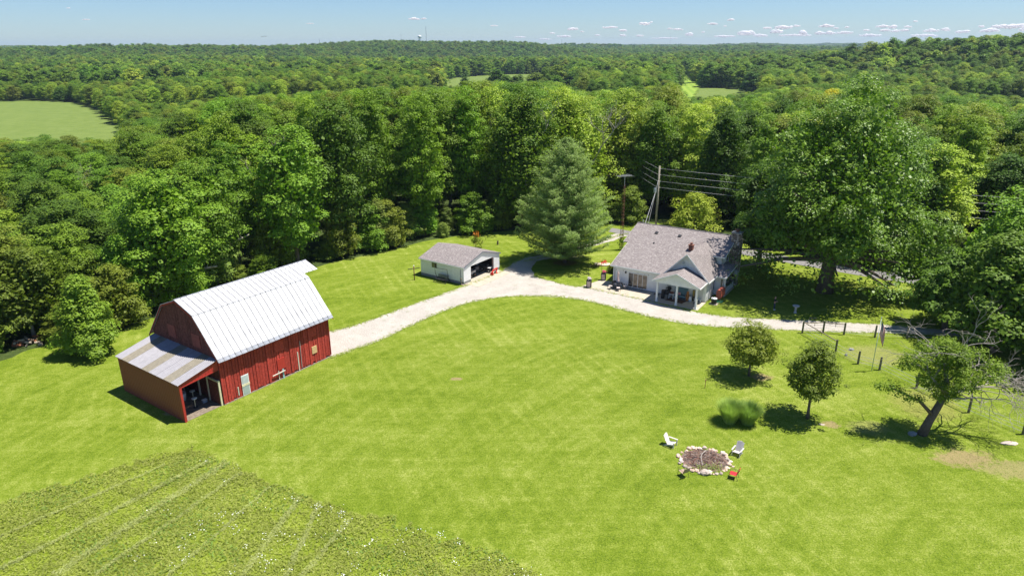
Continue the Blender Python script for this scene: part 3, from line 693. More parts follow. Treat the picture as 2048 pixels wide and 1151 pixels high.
# dense tree by the barn's lean-to
Q, C = crown_arr(121, 8.8, 3.3, .3, 60, 260, .26, 'cone', .75, (.24, .40), .3)
hero('barnside_tree', 'dense dark vine-covered tree standing just left of the barn lean-to', (-45.2, 66.8, 0), Q, C, 8.5, .2, 1.0, 'mid')
Q, C = crown_arr(122, 10.5, 4.6, 1.4, 46, 240, .28, 'round', .62, (.2, .32), .25)
hero('open_tree', 'open crowned tree with a bare leaning trunk at the left lawn edge', (-54.2, 71.2, 0), Q, C, 10, .2, 3.2, 'olive', BARKPALE)
# the maples whose round domes stand behind the pine
for i, (x, y, H, Rr, lf) in enumerate([(1.5, 121, 23.5, 8.5, 'mid'), (11.5, 128, 22.5, 9.0, 'lime'), (22.5, 134, 20.5, 8.0, 'lime'), (-8, 130, 25.0, 8.0, 'mid'), (33, 137, 18.5, 7.5, 'mid')]):
    Q, C = crown_arr(130 + i, H, Rr, 2.0, 100, 330, .35, 'broad', .85, (.14, .22), .35)
    hero('maple_tree', ['dark leafy maple in shade left of the pine top', 'big domed maple with pale clustered leaves straight behind the pine', 'domed maple behind the antenna tower', 'tall full maple left of the pine behind the garage', 'domed maple behind the utility pole wires'][i], (x, y, float(hgt(x, y))), Q, C, H * .9, .5, 4, lf, seed=130 + i)
# golden trees far right of centre
for x, y, H in ((119, 262, 23.0), (98, 255, 18.5)):
    put_tree('oak', 0, x, y, H, 5.2, 'golden yellow tree in the woods behind the huge shade tree' if H > 20 else 'small golden green tree in the woods just left of the golden yellow tree', None, 'golden_tree')
for o in list(bpy.data.objects):
    if o.name.startswith('golden_tree'):
        for ch in o.children:
            if ch.name.startswith('crown'):
                ch.data = ch.data.copy(); ch.data.materials.clear(); ch.data.materials.append(LEAF['gold'])
# the white pine
def pine(loc, H, Rb):
    rng = np.random.default_rng(77); rn = random.Random(77); Q = []; tm = MB()
    tm.path([(0, 0, -.2), (0, 0, H * .5), (0, 0, H * .96)], [.42, .25, .04], 9)
    z = 1.7
    while z < H - .3:
        t = (z - 1.7) / (H - 1.7)
        env = Rb * (min(1, .80 + t * 1.3) if t < .15 else 1.0) * (1 - max(0, t - .12) / .88) ** .78
        nb = int(9 + 5 * (1 - t)); a0 = rn.uniform(0, 6.28)
        for b in range(nb):
            a = a0 + 6.283 * b / nb + rn.uniform(-.25, .25); L = max(.5, env * rn.uniform(.74, 1.08))
            up = .10 + .75 * t + rn.uniform(-.05, .1)
            pts = []; ns = 6
            for k in range(ns + 1):
                s = k / ns; pts.append(np.array([math.cos(a) * L * s, math.sin(a) * L * s, z + L * (up * s - .30 * s * (1 - s) * (1 - t) + .12 * s * s)]))
            tm.path([tuple(p) for p in pts[::2]], [.07 * (1 - t) + .02, .05, .03, .012], 4, cap=False)
            side = np.array([-math.sin(a), math.cos(a), 0.])
            for s in np.arange(.22, 1.02, .30 / max(L, 1.)):
                k = min(ns - 1, int(s * ns)); base = pts[k] + (pts[k + 1] - pts[k]) * min(1, s * ns - k)
                w = .55 * (1.1 - s) * L * .55 + .28
                for tw in range(5):
                    off = rn.uniform(-w, w); c = base + side * off + np.array([0, 0, rn.uniform(-.03, .16)]) - np.array([math.cos(a), math.sin(a), 0]) * abs(off) * .3
                    nn = 7; cc = c + rng.normal(size=(nn, 3)) * np.array([.17, .17, .10])
                    Q.append(leaf_quads(cc, unit(rng.normal(size=(nn, 3)) * .55 + np.array([math.cos(a) * .5, math.sin(a) * .5, .9])), .27, rng, .34))
        z += .50 + .16 * (1 - t)
    Q = np.concatenate(Q); print('pine quads', len(Q))
    t = thing('pine_tree', 'tall full conical pine with soft blue-green needles beside the driveway', 'pine tree', loc)
    link_mesh('crown', quad_mesh('crown', Q, LEAF['pine']), t); tm.build('trunk', BARK, t, smooth=True)
pine((8.0, 98.6, 0), 18.3, 7.9)
# half bare tree with a leaning trunk
def halfbare(loc):
    rn = random.Random(12); tw = MB(); ends = []
    def grow(p, d, L, r, depth, live):
        pts = [p]; n = 3
        for k in range(n):
            d = (d + Vector((rn.uniform(-.42, .42), rn.uniform(-.42, .42), rn.uniform(-.28, .22)))).normalized(); p = p + d * L / n; pts.append(p)
        tw.path(pts, [r * (1 - .35 * i / n) for i in range(n + 1)], 5 if depth > 1 else 7, cap=False)
        if depth >= (6 if not live else 3):
            ends.append((p, live)); return
        for k in range(3 if depth < 4 else 2):
            nd = (d + Vector((rn.uniform(-.9, .9), rn.uniform(-.9, .9), rn.uniform(-.35, .6)))).normalized()
            grow(p, nd, L * rn.uniform(.62, .85), r * .58, depth + 1, live)
    tr = MB(); t0 = [(0, 0, -.2), (.35, .0, 1.2), (.85, .1, 2.4), (1.35, .3, 3.4)]
    tr.path(t0, [.42, .33, .29, .25], 10); tip = Vector(t0[-1])
    tr.path([(0.5, 0, 1.9), (-.6, .2, 3.0), (-2.0, .3, 3.7), (-3.4, .2, 4.4)], [.17, .13, .10, .06], 7)
    for d, L, live in (((.25, .3, 1), 2.3, 1), ((-.35, .1, 1), 2.2, 1), ((1, .3, .55), 2.5, 0), ((1, -.5, .35), 2.4, 0), ((1.1, .6, .2), 2.6, 0), ((.7, .1, 1.2), 2.3, 1), ((.5, .4, 1.3), 2.8, 0), ((.9, .0, 1.0), 2.7, 0)):
        grow(tip, Vector(d).normalized(), L, .15 if live else .11, 1 if live else 1, live)
    rng = np.random.default_rng(5); Q = []
    cl = [(p, 1.0) for p, lv in ends if lv]
    cl += [(Vector((-3.4, .2, 4.5)), .9), (Vector((-2.6, .1, 4.1)), .9), (Vector((-4.2, .3, 4.5)), .7), (Vector((-1.8, -.2, 3.6)), .8), (Vector((-.9, .0, 3.5)), .7), (Vector((3.0, -.5, 4.5)), .8), (Vector((3.8, .2, 4.9)), .6), (Vector((.9, -.4, 3.9)), .9)]
    for k in range(46):
        v = Vector((rn.gauss(0, 1), rn.gauss(0, 1), rn.gauss(0, 1))).normalized() * rn.uniform(.35, 1); cl.append((Vector((1.3 + v.x * 2.4, .4 + v.y * 2.2, 5.5 + v.z * 2.2)), rn.uniform(.5, .95)))
    for p, r in cl:
        k = int(250 * r * r + 30); d = unit(rng.normal(size=(k, 3))); c = np.array(p) + d * r * rng.uniform(.3, 1.0, (k, 1)) * np.array([1, 1, .7])
        Q.append(leaf_quads(c, unit(d + np.array([0, 0, .9]) + rng.normal(size=(k, 3)) * .4), .17, rng))
    t = thing('half_bare_tree', 'leaning half-dead tree with bare grey twigs above dark leaves in the yard', 'tree', loc)
    link_mesh('crown', quad_mesh('crown', np.concatenate(Q), LEAF['mid']), t)
    tr.build('trunk', BARK, t, smooth=True); tw.build('bare_branches', DEADWOOD, t)
halfbare((34.42, 49.96))
# shrubs along the wood edge
edge = spline(LAWN[3:-3], 4)[2:]; acc = 0; last = None; kb = 0
for i in range(len(edge) - 1):
    a = np.array(edge[i]); b = np.array(edge[i + 1]); L = np.linalg.norm(b - a); d = (b - a) / max(L, 1e-6); nrm = np.array([-d[1], d[0]])
    if a[1] < 60 or a[0] > 66: continue
    s = acc
    while s < L:
        p = a + d * s + nrm * rnd.choice([.9, 1.6, 2.4, 4.2, 5.5]); s += rnd.uniform(1.5, 3.2)
        if -46.5 < p[0] < -22 and p[1] < 76: pass
        if 22 < p[0] < 40 and p[1] > 100: continue
        if blocked(np.array([p[0]]), np.array([p[1]]))[0]: continue
        hh = rnd.choice([1.8, 2.6, 3.6, 5.2, 7.0, 8.6]) * rnd.uniform(.8, 1.2) if p[0] < 5 else rnd.choice([1.6, 2.6, 4.0, 6.0]) * rnd.uniform(.8, 1.2)
        side = 'behind the barn and garage' if p[0] < 4 else ('behind the pine' if p[0] < 30 else 'beyond the road')
        vv = rnd.randrange(4); put_tree('bushy', vv, p[0], p[1], hh, min(3.6, hh * rnd.uniform(.45, .75)), '%s %s shrub on the lawn edge of the woods %s' % ('tall' if hh > 5 else ('knee-high' if hh < 2.2 else 'mid-sized'), TONE['bushy'][vv], zone(scr(p[0], p[1]))), 'wood edge shrubs ' + side, 'edge_shrub', 'shrub'); kb += 1
    acc = s - L
# fallen timber and log pile at the left
def log(label, a, b, r, name='fallen_trunk'):
    m = MB(); A, B = Vector(a), Vector(b); mid = (A + B) / 2 + Vector((0, .3, .15)); m.path([(0, 0, 0), tuple(mid - A), tuple(B - A)], [r, r * .8, r * .45], 8)
    for k in range(5):
        t = .35 + .12 * k; p = (B - A) * t; m.path([tuple(p), tuple(p + Vector((random.uniform(-1, 1), random.uniform(-1, 1), random.uniform(.6, 1.8))))], [r * .35, r * .08], 5)
    o = m.build(name, BARKPALE, None, True); o.location = a; tag(o, label, 'fallen tree')
log('long pale fallen trunk lying in the brush left of the barn', (-47.6, 84.5, 2.2), (-39.6, 87.5, 3.2), .30)
log('short thick fallen trunk below the long one in the brush', (-49.5, 79.8, 1.1), (-43.0, 81.5, 1.6), .34)
log('broken slanting limb caught in leaves above the fallen trunks', (-41.5, 88, 4.0), (-36.5, 92, 6.4), .22)
t = thing('log_pile', 'heap of split red-brown firewood at the left lawn edge under trees', 'firewood pile', (-53.86, 69.47), .3)
lr_ = random.Random(9)
for k in range(26):
    m = MB(); m.path([(-.3, 0, 0), (.3, 0, 0)], lr_.uniform(.10, .16), 6); o = m.build('log', [basic('split_log_%d' % (k % 3), [(.35, .13, .06), (.42, .34, .26), (.20, .14, .10)][k % 3], .85, .3, 8)] if k < 3 else [bpy.data.materials['split_log_%d' % (k % 3)]], t)
    lay = k // 11; o.location = (lr_.uniform(-1.9, 1.9) * (1 - .3 * lay), lr_.uniform(-.7, .7), .12 + .22 * lay); o.rotation_euler = (0, lr_.uniform(-.2, .2), lr_.uniform(0, 3.1))

# ------------------------------------------------------------------ grasses
def blades(n, poly, h, w, mats, name, label, z=.03, clump=.0, seed=1, lean=.5, dens=None):
    rng = np.random.default_rng(seed); P = np.array(poly); x0, y0 = P.min(0); x1, y1 = P.max(0)
    x = rng.uniform(x0, x1, n * 3); y = rng.uniform(y0, y1, n * 3); ok = pip(x, y, poly) & (np.abs(x) < y * .86 + 6) & (y > 26)
    x, y = x[ok][:n], y[ok][:n]
    if dens is not None: k = dens(x, y, rng); x, y = x[k], y[k]
    n = len(x); a = rng.uniform(0, 6.283, n); hh = h * rng.uniform(.35, 1.25, n) * (1 + .5 * np.sin(x * 1.7) * np.cos(y * 1.3 + x * .6)); ww = w * rng.uniform(.6, 1.4, n)
    b = np.stack([x, y, np.full(n, z)], 1); sd = np.stack([np.cos(a), np.sin(a), np.zeros(n)], 1) * ww[:, None]; l = np.stack([np.cos(a + 1.57) * lean * hh, np.sin(a + 1.57) * lean * hh, hh], 1)
    l[:, :2] *= rng.uniform(-1, 1, (n, 1))
    c = b + np.stack([np.zeros(n), np.zeros(n), hh * .5], 1); V = leaf_quads(c, unit(rng.normal(size=(n, 3)) * lean + np.array([0, 0, 1.])), w * 5, rng, .22)
    o = link_mesh(name, quad_mesh(name, V, mats)); return tag(o, label, None, None, 'stuff')
LEAF['blade'] = leafmat('grass_blade', (.27,.34,.03), (.50,.52,.13), (1.2,1.3,.8), tmix=.3)
LEAF['blade_dark'] = leafmat('weed_leaf', (.17,.265,.025), (.30,.40,.08), (1.2,1.3,.8), tmix=.3)
LEAF['straw'] = leafmat('dry_grass_blade', (.30,.35,.08), (.46,.48,.18), (1.1,1.1,.9), tmix=.3)
MEADOWX = jitter_poly(MEADOW, .4, .55)
def dn(x, y, rng): return rng.random(len(x)) < .45 + .55 * (np.sin(x * .8 + np.sin(y * .6) * 2) * np.cos(y * .9 + x * .3) > -.2)
blades(120000, MEADOWX, .22, .046, LEAF['blade'], 'meadow_grass', 'tall unmown grass of the rough meadow in the lower left corner', seed=2, dens=dn)
def dn2(x, y, rng): return np.sin(x * .55 + 2 * np.sin(y * .35)) * np.cos(y * .6 + x * .2) > .15
blades(14000, MEADOWX, .30, .05, LEAF['blade_dark'], 'meadow_weeds', 'darker leafy weeds in patches among the rough meadow grass', seed=3, dens=dn2)
def swath(x, y, rng):
    # flattened pale tracks running across the meadow
    k = np.zeros(len(x), bool)
    for (x1, y1), (x2, y2), w in SW:
        d = np.array([x2 - x1, y2 - y1]); L = np.hypot(*d); d = d / L; t = (x - x1) * d[0] + (y - y1) * d[1]; q = np.abs((x - x1) * -d[1] + (y - y1) * d[0])
        k |= (t > 0) & (t < L) & (q < w * rng.random(len(x)) ** .7) & (rng.random(len(x)) < .62)
    return k
SW = [((-22.56, 46.26), (-28.58, 34.14), .45), ((-24.04, 46.48), (-32.33, 34.59), .30), ((-20.88, 44.91), (-26.05, 34.08), .22), ((-15.52, 41.78), (-16.86, 33.64), .30), ((-13.91, 41.19), (-14.08, 33.62), .25), ((-11.32, 39.25), (-13.15, 33.62), .25), ((-27.36, 45.96), (-34.46, 37.62), .18), ((-18.11, 42.99), (-21.49, 33.67), .15)]
blades(300000, MEADOW, .24, .045, LEAF['straw'], 'flattened_grass', 'pale flattened grass along old tracks through the rough meadow', seed=4, lean=.2, dens=swath)
# white meadow flowers
rngf = np.random.default_rng(8); fx = []; 
for k in range(420):
    x, y = rngf.uniform(-26, 4), rngf.uniform(30, 50)
    if pip(np.array([x]), np.array([y]), MEADOW)[0] and (x > -22 or rngf.random() < .2) and math.sin(x * .9) * math.cos(y * .8) > -.35:
        m_ = rngf.integers(1, 9); fx.append(np.stack([x + rngf.normal(0, .22, m_), y + rngf.normal(0, .18, m_), rngf.uniform(.24, .42, m_)], 1))
fx = np.concatenate(fx); M_FLW = basic('white_petals', (.80,.80,.76), .7, .05)
o = link_mesh('meadow_flowers', quad_mesh('meadow_flowers', leaf_quads(fx, unit(rngf.normal(size=fx.shape) * .3 + np.array([0, -.3, 1])), .065, rngf, .9), M_FLW)); tag(o, 'white wildflowers scattered over the rough meadow', None, None, 'stuff')
# short lawn blades so the mown grass has a nap, and tufts along the gravel
blades(150000, [(-32, 30), (46, 30), (46, 70), (-32, 70)], .045, .022, leafmat('lawn_blade', (.10,.155,.010), (.24,.28,.035), (1.2,1.3,.7), tmix=.3), 'lawn_grass', 'short mown grass of the yard', z=.012, seed=6, lean=.4,
       dens=lambda x, y, rng: ~pip(x, y, dpoly) & ~pip(x, y, MEADOW))
tx = []; rt = np.random.default_rng(21)
for line in (spline(DRIVE_LO, 10), spline(DRIVE_UP, 10), spline(DRIVE_UP2, 10), spline(PATH_C, 10)):
    for a, b in zip(line[:-1], line[1:]):
        for k in range(7): t = rt.random(); tx.append((a[0] + (b[0]-a[0]) * t + rt.normal(0, .22), a[1] + (b[1]-a[1]) * t + rt.normal(0, .22), .06))
tx = np.repeat(np.array(tx), 9, 0); tx = tx + rt.normal(0, .10, tx.shape) * np.array([1, 1, .15])
o = link_mesh('verge_grass', quad_mesh('verge_grass', leaf_quads(tx, unit(rt.normal(size=tx.shape) + np.array([0, 0, .6])), .14, rt, .3), LEAF['blade'])); tag(o, 'ragged grass tufts along the edges of the gravel', None, None, 'stuff')
# ornamental grass clumps
def fountain_grass(loc, Rr, H, label, seed):
    rng = np.random.default_rng(seed); V = []
    for k in range(2600):
        a = rng.uniform(0, 6.283); e = rng.uniform(.05, 1) ** .6; L = H * rng.uniform(.8, 1.15); p = np.array([math.cos(a) * .5 * e, math.sin(a) * .5 * e, 0.]); d0 = np.array([math.cos(a), math.sin(a), 0]); s = np.array([-math.sin(a), math.cos(a), 0]) * .022
        pr = p - 0; w0 = 1.
        for j in range(1, 5):
            t = j / 4; q = p + d0 * Rr * e * t ** 1.25 + np.array([0, 0, L * (t - .20 * e * t ** 3)]); w1 = 1 - .95 * t
            V.append([pr - s * w0, pr + s * w0, q + s * w1, q - s * w1]); pr = q; w0 = w1
    o = link_mesh('ornamental_grass', quad_mesh('ornamental_grass', np.array(V), LEAF['fount'])); o.location = (loc[0], loc[1], 0.01); tag(o, label, 'ornamental grass', 'ornamental grass clumps')
LEAF['fount'] = leafmat('fountain_grass', (.26,.38,.05), (.52,.62,.18), (1.2,1.3,.8), tmix=.35)
fountain_grass((18.91, 52.13), 1.0, 2.0, 'left clump of tall fountain grass near the fire pit', 1)
fountain_grass((20.35, 51.86), .98, 1.95, 'right clump of tall fountain grass next to the upright young tree', 2)

# ------------------------------------------------------------------ clouds
M_CLOUD = bpy.data.materials.new('cloud'); M_CLOUD.use_nodes = True
N = M_CLOUD.node_tree.nodes; L = M_CLOUD.node_tree.links; P = N['Principled BSDF']; P.inputs['Base Color'].default_value = (.95,.92,.92,1); P.inputs['Roughness'].default_value = 1; P.inputs['Specular IOR Level'].default_value = 0
tr_ = N.new('ShaderNodeBsdfTransparent'); tl_ = N.new('ShaderNodeBsdfTranslucent'); tl_.inputs['Color'].default_value = (1,.97,.97,1)
m1 = N.new('ShaderNodeMixShader'); m1.inputs[0].default_value = .6; L.new(P.outputs[0], m1.inputs[1]); L.new(tl_.outputs[0], m1.inputs[2])
m2 = N.new('ShaderNodeMixShader'); m2.inputs[0].default_value = .42; L.new(m1.outputs[0], m2.inputs[1]); L.new(tr_.outputs[0], m2.inputs[2]); L.new(m2.outputs[0], N['Material Output'].inputs['Surface'])
CL = [(828,37,20,6),(847,37,10,4),(988,51,14,4),(1146,57,20,8),(1128,72,26,6),(1105,66,10,4),(1220,54,28,6),(1246,60,14,6),(1290,46,18,10),(1302,44,6,4),(1246,70,12,6),(1279,71,14,5),(1340,57,12,4),(1356,58,18,6),(1378,68,14,9),(1425,47,20,5),(1462,39,12,6),
 (1450,52,6,3),(1494,64,30,14),(1535,55,14,7),(1568,53,30,11),(1553,62,22,10),(1594,51,12,6),(1607,64,12,12),(1653,51,28,8),(1672,56,10,4),(1640,65,18,9),(1660,65,18,9),(1694,54,8,4),(1690,64,30,8),(1733,60,12,5),(1765,52,24,7),(1786,52,14,10),(1770,60,20,6),(1790,61,14,8),(1816,53,14,5),(1808,60,18,7),(1831,42,8,5),
 (1862,60,28,9),(1892,58,16,9),(1925,62,24,10),(1963,52,9,7),(2018,50,62,15),(1980,60,34,10),(2060,56,40,14),(1590,70,60,6),(1450,72,40,6),(1330,76,50,4),(1040,74,20,4),(1090,78,24,4),(172,39,14,2.5),(137,16,8,2),(620,47,14,2.5),(1406,64,6,4),(1520,70,26,8),(1740,70,40,8),(1850,70,50,8),(1195,70,10,4),(1164,63,8,3)]
def pix_dir(px, py):
    u = (px - 1024) / 1365.; v = -(py - 575.5) / 1365.; c, s = math.cos(R(.27)), math.sin(R(.27)); u, v = c * u + s * v, -s * u + c * v; p = R(19.57)
    return Vector((u, math.cos(p) + v * math.sin(p), -math.sin(p) + v * math.cos(p)))
rc = random.Random(3)
for px, py, w, h in CL:
    D = 24000 + rc.uniform(-2500, 2500); d = pix_dir(px, py); c = Vector((0, 0, CAM_H)) + d * (D / d.y); k = D / 1365.
    W, Hh = w * k * 1.0, h * k * .95; m = MB(); nb = max(4, int(W / (Hh * .34)))
    for i in range(nb):
        f = (i + .5) / nb * 2 - 1; r = Hh * rc.uniform(.28, .48) * (1 - .45 * abs(f)) ; m.ball((f * W * .5, rc.uniform(-.12, .12) * Hh, r * .5 + rc.uniform(-.05, .12) * Hh - Hh * .35), r, 10, 7, 0, .12, (1.45, 1.4, .85), rc)
    o = m.build('cloud', M_CLOUD, None, True); o.location = c; tag(o, 'small flat-based white cloud low above the horizon on the right' if px > 1000 else 'tiny pale cloud in the clear sky left of centre', 'cloud', 'clouds low above the right horizon' if px > 1000 else 'faint clouds on the left')
# air
hb = MB(); hb.box(-9800, 9800, -9700, 9700, -60, 96); hz = hb.build('haze', M_DARK, None); tag(hz, kind='stuff')
hm = bpy.data.materials.new('haze_air'); hm.use_nodes = True; hn = hm.node_tree; hn.nodes.clear(); ho = hn.nodes.new('ShaderNodeOutputMaterial'); pv = hn.nodes.new('ShaderNodeVolumePrincipled')
pv.inputs['Density'].default_value = .00007; pv.inputs['Color'].default_value = (.62,.80,1,1); pv.inputs['Anisotropy'].default_value = .2
hn.links.new(pv.outputs[0], ho.inputs['Volume']); hz.data.materials.clear(); hz.data.materials.append(hm)

# dead grey snags standing in the woods
sn = random.Random(77); sm = MB()
def snag(p, d, L, r, dep):
    pts = [p]
    for k in range(3):
        d = (d + Vector((sn.uniform(-.3, .3), sn.uniform(-.3, .3), sn.uniform(-.1, .2)))).normalized(); p = p + d * L / 3; pts.append(p)
    sm.path(pts, [r, r * .85, r * .7, r * .5], 5, cap=False)
    if dep < 4:
        for k in range(3): snag(p, (d + Vector((sn.uniform(-.9, .9), sn.uniform(-.9, .9), sn.uniform(-.3, .5)))).normalized(), L * sn.uniform(.5, .75), r * .5, dep + 1)
snag(Vector((0, 0, 0)), Vector((0, 0, 1)), 6.5, .22, 0)
sme = bpy.data.meshes.new('branches'); sme.from_pydata(sm.v, [], sm.f); sme.materials.append(DEADWOOD)
for (x, y, z, s_, lab) in ((-78, 118, 0, .85, 'pale bare dead tree in the brush below the left bean field'), (-66, 112, 0, .7, 'small grey dead tree just right of the larger bare one at left'), (-40.5, 104, 0, 1.35, 'dead grey trunk showing in the woods behind the barn roof'), (-12, 126, 0, 1.5, 'bare snag among the tall trees behind the garage'), (14, 124.5, 8, 1.0, 'bare grey limbs poking from the domed maple behind the pine'), (2.5, 117.5, 8, 1.1, 'dead limb cluster high in the dark maple left of the pine top')):
    t = thing('dead_tree', lab, 'dead tree', (x, y, float(hgt(x, y)) + z), sn.uniform(0, 6)); t.scale = (s_, s_, s_); link_mesh('branches', sme, t)

# ================================================================== BARN
BARN_L, BARN_W = 12.66, 10.38
def panel(name, x0, x1, p, q, mats, parent, lift=0.0, rib=True, share=None):
    """sheet-metal strip on a roof slope: p and q are (y, z) of its lower and upper end"""
    key = (name, round(x1 - x0, 3), p, q)
    if share is not None and key in share:
        o = bpy.data.objects.new(name, share[key]); COL.objects.link(o); o.parent = parent; o.location = (x0, 0, lift); return o
    n = Vector((0, -(q[1] - p[1]), q[0] - p[0])).normalized(); w = x1 - x0; m = MB()
    a = Vector((0, p[0], p[1])); b = Vector((0, q[0], q[1])); e = Vector((1, 0, 0))
    m.prism([a + e * .04, a + e * w, b + e * w, b + e * .04], n * .02, 0)
    m.prism([a - n * .01, a + e * .04 - n * .01, b + e * .04 - n * .01, b - n * .01], n * .045, 1)
    if rib:
        for t in (.0,): m.prism([a + e * .008 + n * .036, a + e * .042 + n * .036, b + e * .042 + n * .036, b + e * .008 + n * .036], n * .02, 1)
    o = m.build(name, mats, parent); o.location = (x0, 0, lift)
    if share is not None: share[key] = o.data
    return o
barn = thing('barn', 'large red barn with white metal gambrel roof and open lean-to at its end', 'barn', (-26.47, 55.50, 0), .96)
ZE, ZB, ZR, NB, OE = 4.46, 8.23, 9.18, 2.63, .62
zw = ZE + OE * (ZB - ZE) / (NB + OE)
prof = [(0, 0), (BARN_W, 0), (BARN_W, zw - .06), (BARN_W - NB, ZB - .10), (BARN_W / 2, ZR - .08), (NB, ZB - .10), (0, zw - .06)]
core = MB(); core.prism([(.06, y * .994 + .03, z) for y, z in prof], (BARN_L - .12, 0, 0)); core.build('inner_wall', M_DARK, barn)
brn = random.Random(31)
def zprof(y):
    yy = min(y, BARN_W - y)
    return (zw + (ZB - zw) * yy / NB if yy < NB else ZB + (ZR - ZB) * (yy - NB) / (BARN_W / 2 - NB)) - .10
# boards on the long sunny side and the far side
shb = {}
x = 0.0
while x < BARN_L - .02:
    w = min(brn.choice([.24, .28, .32, .34]), BARN_L - x); z0 = brn.uniform(.02, .26) + (.06 if x > 6 else 0); pr = brn.uniform(.0, .07)
    m = MB(); m.prism([(x + .022, 0, z0), (x + w - .022, 0, z0 + brn.uniform(-.03, .03)), (x + w - .022, 0, zw - .05), (x + .022, 0, zw - .05)], (0, -.035 - pr, 0))
    m.build('plank', M_RED, barn); x += w
m = MB(); m.box(0, BARN_L, BARN_W, BARN_W + .04, .1, zw - .1); m.build('back_wall', M_RED, barn)
for xs, sgn, nm in ((0, -1, 'plank'), (BARN_L, 1, 'plank')):
    y = 0.0
    while y < BARN_W - .02:
        w = min(brn.choice([.24, .28, .32]), BARN_W - y); z0 = brn.uniform(.03, .2); pr = brn.uniform(0, .015)
        poly = [(xs, y + .008, z0), (xs, y + w - .008, z0)]
        y1 = y + w - .008; poly.append((xs, y1, zprof(y1)))
        for yk in (BARN_W - NB, BARN_W / 2, NB):
            if y + .008 < yk < y1: poly.append((xs, yk, zprof(yk)))
        poly.append((xs, y + .008, zprof(y + .008)))
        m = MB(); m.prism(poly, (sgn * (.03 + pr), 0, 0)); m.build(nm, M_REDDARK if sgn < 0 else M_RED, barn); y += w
# roof sheets
SW_ = [M_ROOFW, M_SEAM]; SG_ = [M_ROOFG, M_SEAM]; GE_ = [M_GALV, M_SEAM]; npan = 22; shr = {}
lo_a = (-OE, ZE); mid_y = -OE + (NB + OE) * .52; mid = (round(mid_y, 3), round(ZE + (ZB - ZE) * .52, 3)); up_a = (NB, ZB); up_b = (BARN_W / 2, ZR)
edge_ = (round(-OE + (NB + OE) * .075, 3), round(ZE + (ZB - ZE) * .075, 3))
pw = (BARN_L + .5) / npan
for k in range(npan):
    xx = -.25 + k * pw
    panel('edge_sheet', xx, xx + pw, lo_a, edge_, GE_, barn, .01 + brn.uniform(0, .02), share=shr)
    panel('roof_sheet', xx, xx + pw, edge_, mid, SW_, barn, .02 + brn.uniform(0, .012), share=shr)
    panel('roof_sheet', xx, xx + pw, (mid[0] - .05, round(mid[1] - .03, 3)), up_a, SW_, barn, .035 + brn.uniform(0, .012), share=shr)
    panel('upper_roof_sheet', xx, xx + pw, (NB - .08, round(ZB - .03, 3)), up_b, SW_ if k % 5 else SG_, barn, .06 + brn.uniform(0, .01), share=shr)
for k in range(3):
    xx = -.25 + (npan + k) * pw
    panel('upper_roof_sheet', xx, xx + pw, (3.35, round(ZB + (ZR - ZB) * (3.35 - NB) / (BARN_W / 2 - NB), 3)), up_b, SW_, barn, .06, share=shr)
X0, X1 = -.25, BARN_L + .25
m = MB()
m.prism([(X0, BARN_W / 2, ZR + .06), (X1 + 1.8, BARN_W / 2, ZR + .06), (X1 + 1.8, BARN_W - NB, ZB + .03), (X0, BARN_W - NB, ZB + .03)], (0, 0, .03))
m.prism([(X0, BARN_W - NB, ZB + .0), (X1, BARN_W - NB, ZB + .0), (X1, BARN_W + OE, ZE), (X0, BARN_W + OE, ZE)], (0, .02, .03))
m.build('far_roof_slope', M_ROOFG, barn)
m = MB()
for X in (X0, X1 - .05):   # rake boards
    for (a, b) in ((lo_a, up_a), (up_a, up_b), (up_b, (BARN_W - NB, ZB)), ((BARN_W - NB, ZB), (BARN_W + OE, ZE))):
        m.prism([(X, a[0], a[1] - .015), (X, b[0], b[1] - .015), (X, b[0], b[1] - .16), (X, a[0], a[1] - .16)], (.05, 0, 0))
m.build('rake_board', M_RED, barn)
m = MB(); m.path([(X0, BARN_W / 2, ZR + .09), (X1 + 1.8, BARN_W / 2, ZR + .09)], .05, 6); m.build('ridge_cap', M_GALV, barn)
# openings and boards on the long side
f = MB(); f.box(1.98, 2.76, -.10, -.072, .06, 2.14); fr_ = f.build('door', M_TRIM, barn)
m = MB(); m.box(2.05, 2.69, -.125, -.101, 1.28, 2.06); m.build('upper_pane', basic('dusty_pane', (.50,.54,.55), .3, .1), fr_)
m = MB(); m.box(2.05, 2.69, -.125, -.101, .22, .98); m.build('lower_pane', basic('wire_pane', (.36,.42,.40), .5, .1, 30), fr_)
m = MB(); m.box(1.96, 2.78, -.14, -.101, 1.02, 1.24); m.build('rail', M_CREAM, fr_)
m = MB(); m.box(5.98, 6.86, -.13, -.075, 1.10, 2.24); m.build('hatch', M_REDTRIM, barn)
m = MB(); m.path([(5.25, -.2, .80), (6.72, -.2, .84)], .055, 6); m.build('wooden_bar', basic('pale_grey_timber', (.52,.48,.40), .8, .15), barn)
m = MB(); m.box(6.46, 6.63, -.12, -.078, -.02, 1.08); m.build('blue_board', M((.30,.50,.52)), barn)
m = MB(); m.box(6.0, 6.08, -.11, -.078, .05, 1.05); m.box(8.40, 8.50, -.12, -.078, -.05, 2.12); m.build('pale_board', basic('pale_peeling_board', (.60,.56,.46), .8, .15), barn)['kind'] = 'stuff'
m = MB(); m.path([(8.83, -.14, 3.2), (8.76, -.14, .3)], .03, 6); m.build('conduit', M_GREY, barn)
m = MB(); m.box(10.2, 10.82, -.14, -.078, 1.22, 2.0); m.build('plywood_patch', M_PLY, barn)
m = MB(); m.box(1.50, 1.60, -.11, -.078, .34, 1.2); m.build('pale_board', basic('pale_peeling_board2', (.55,.50,.42), .8, .15), barn)
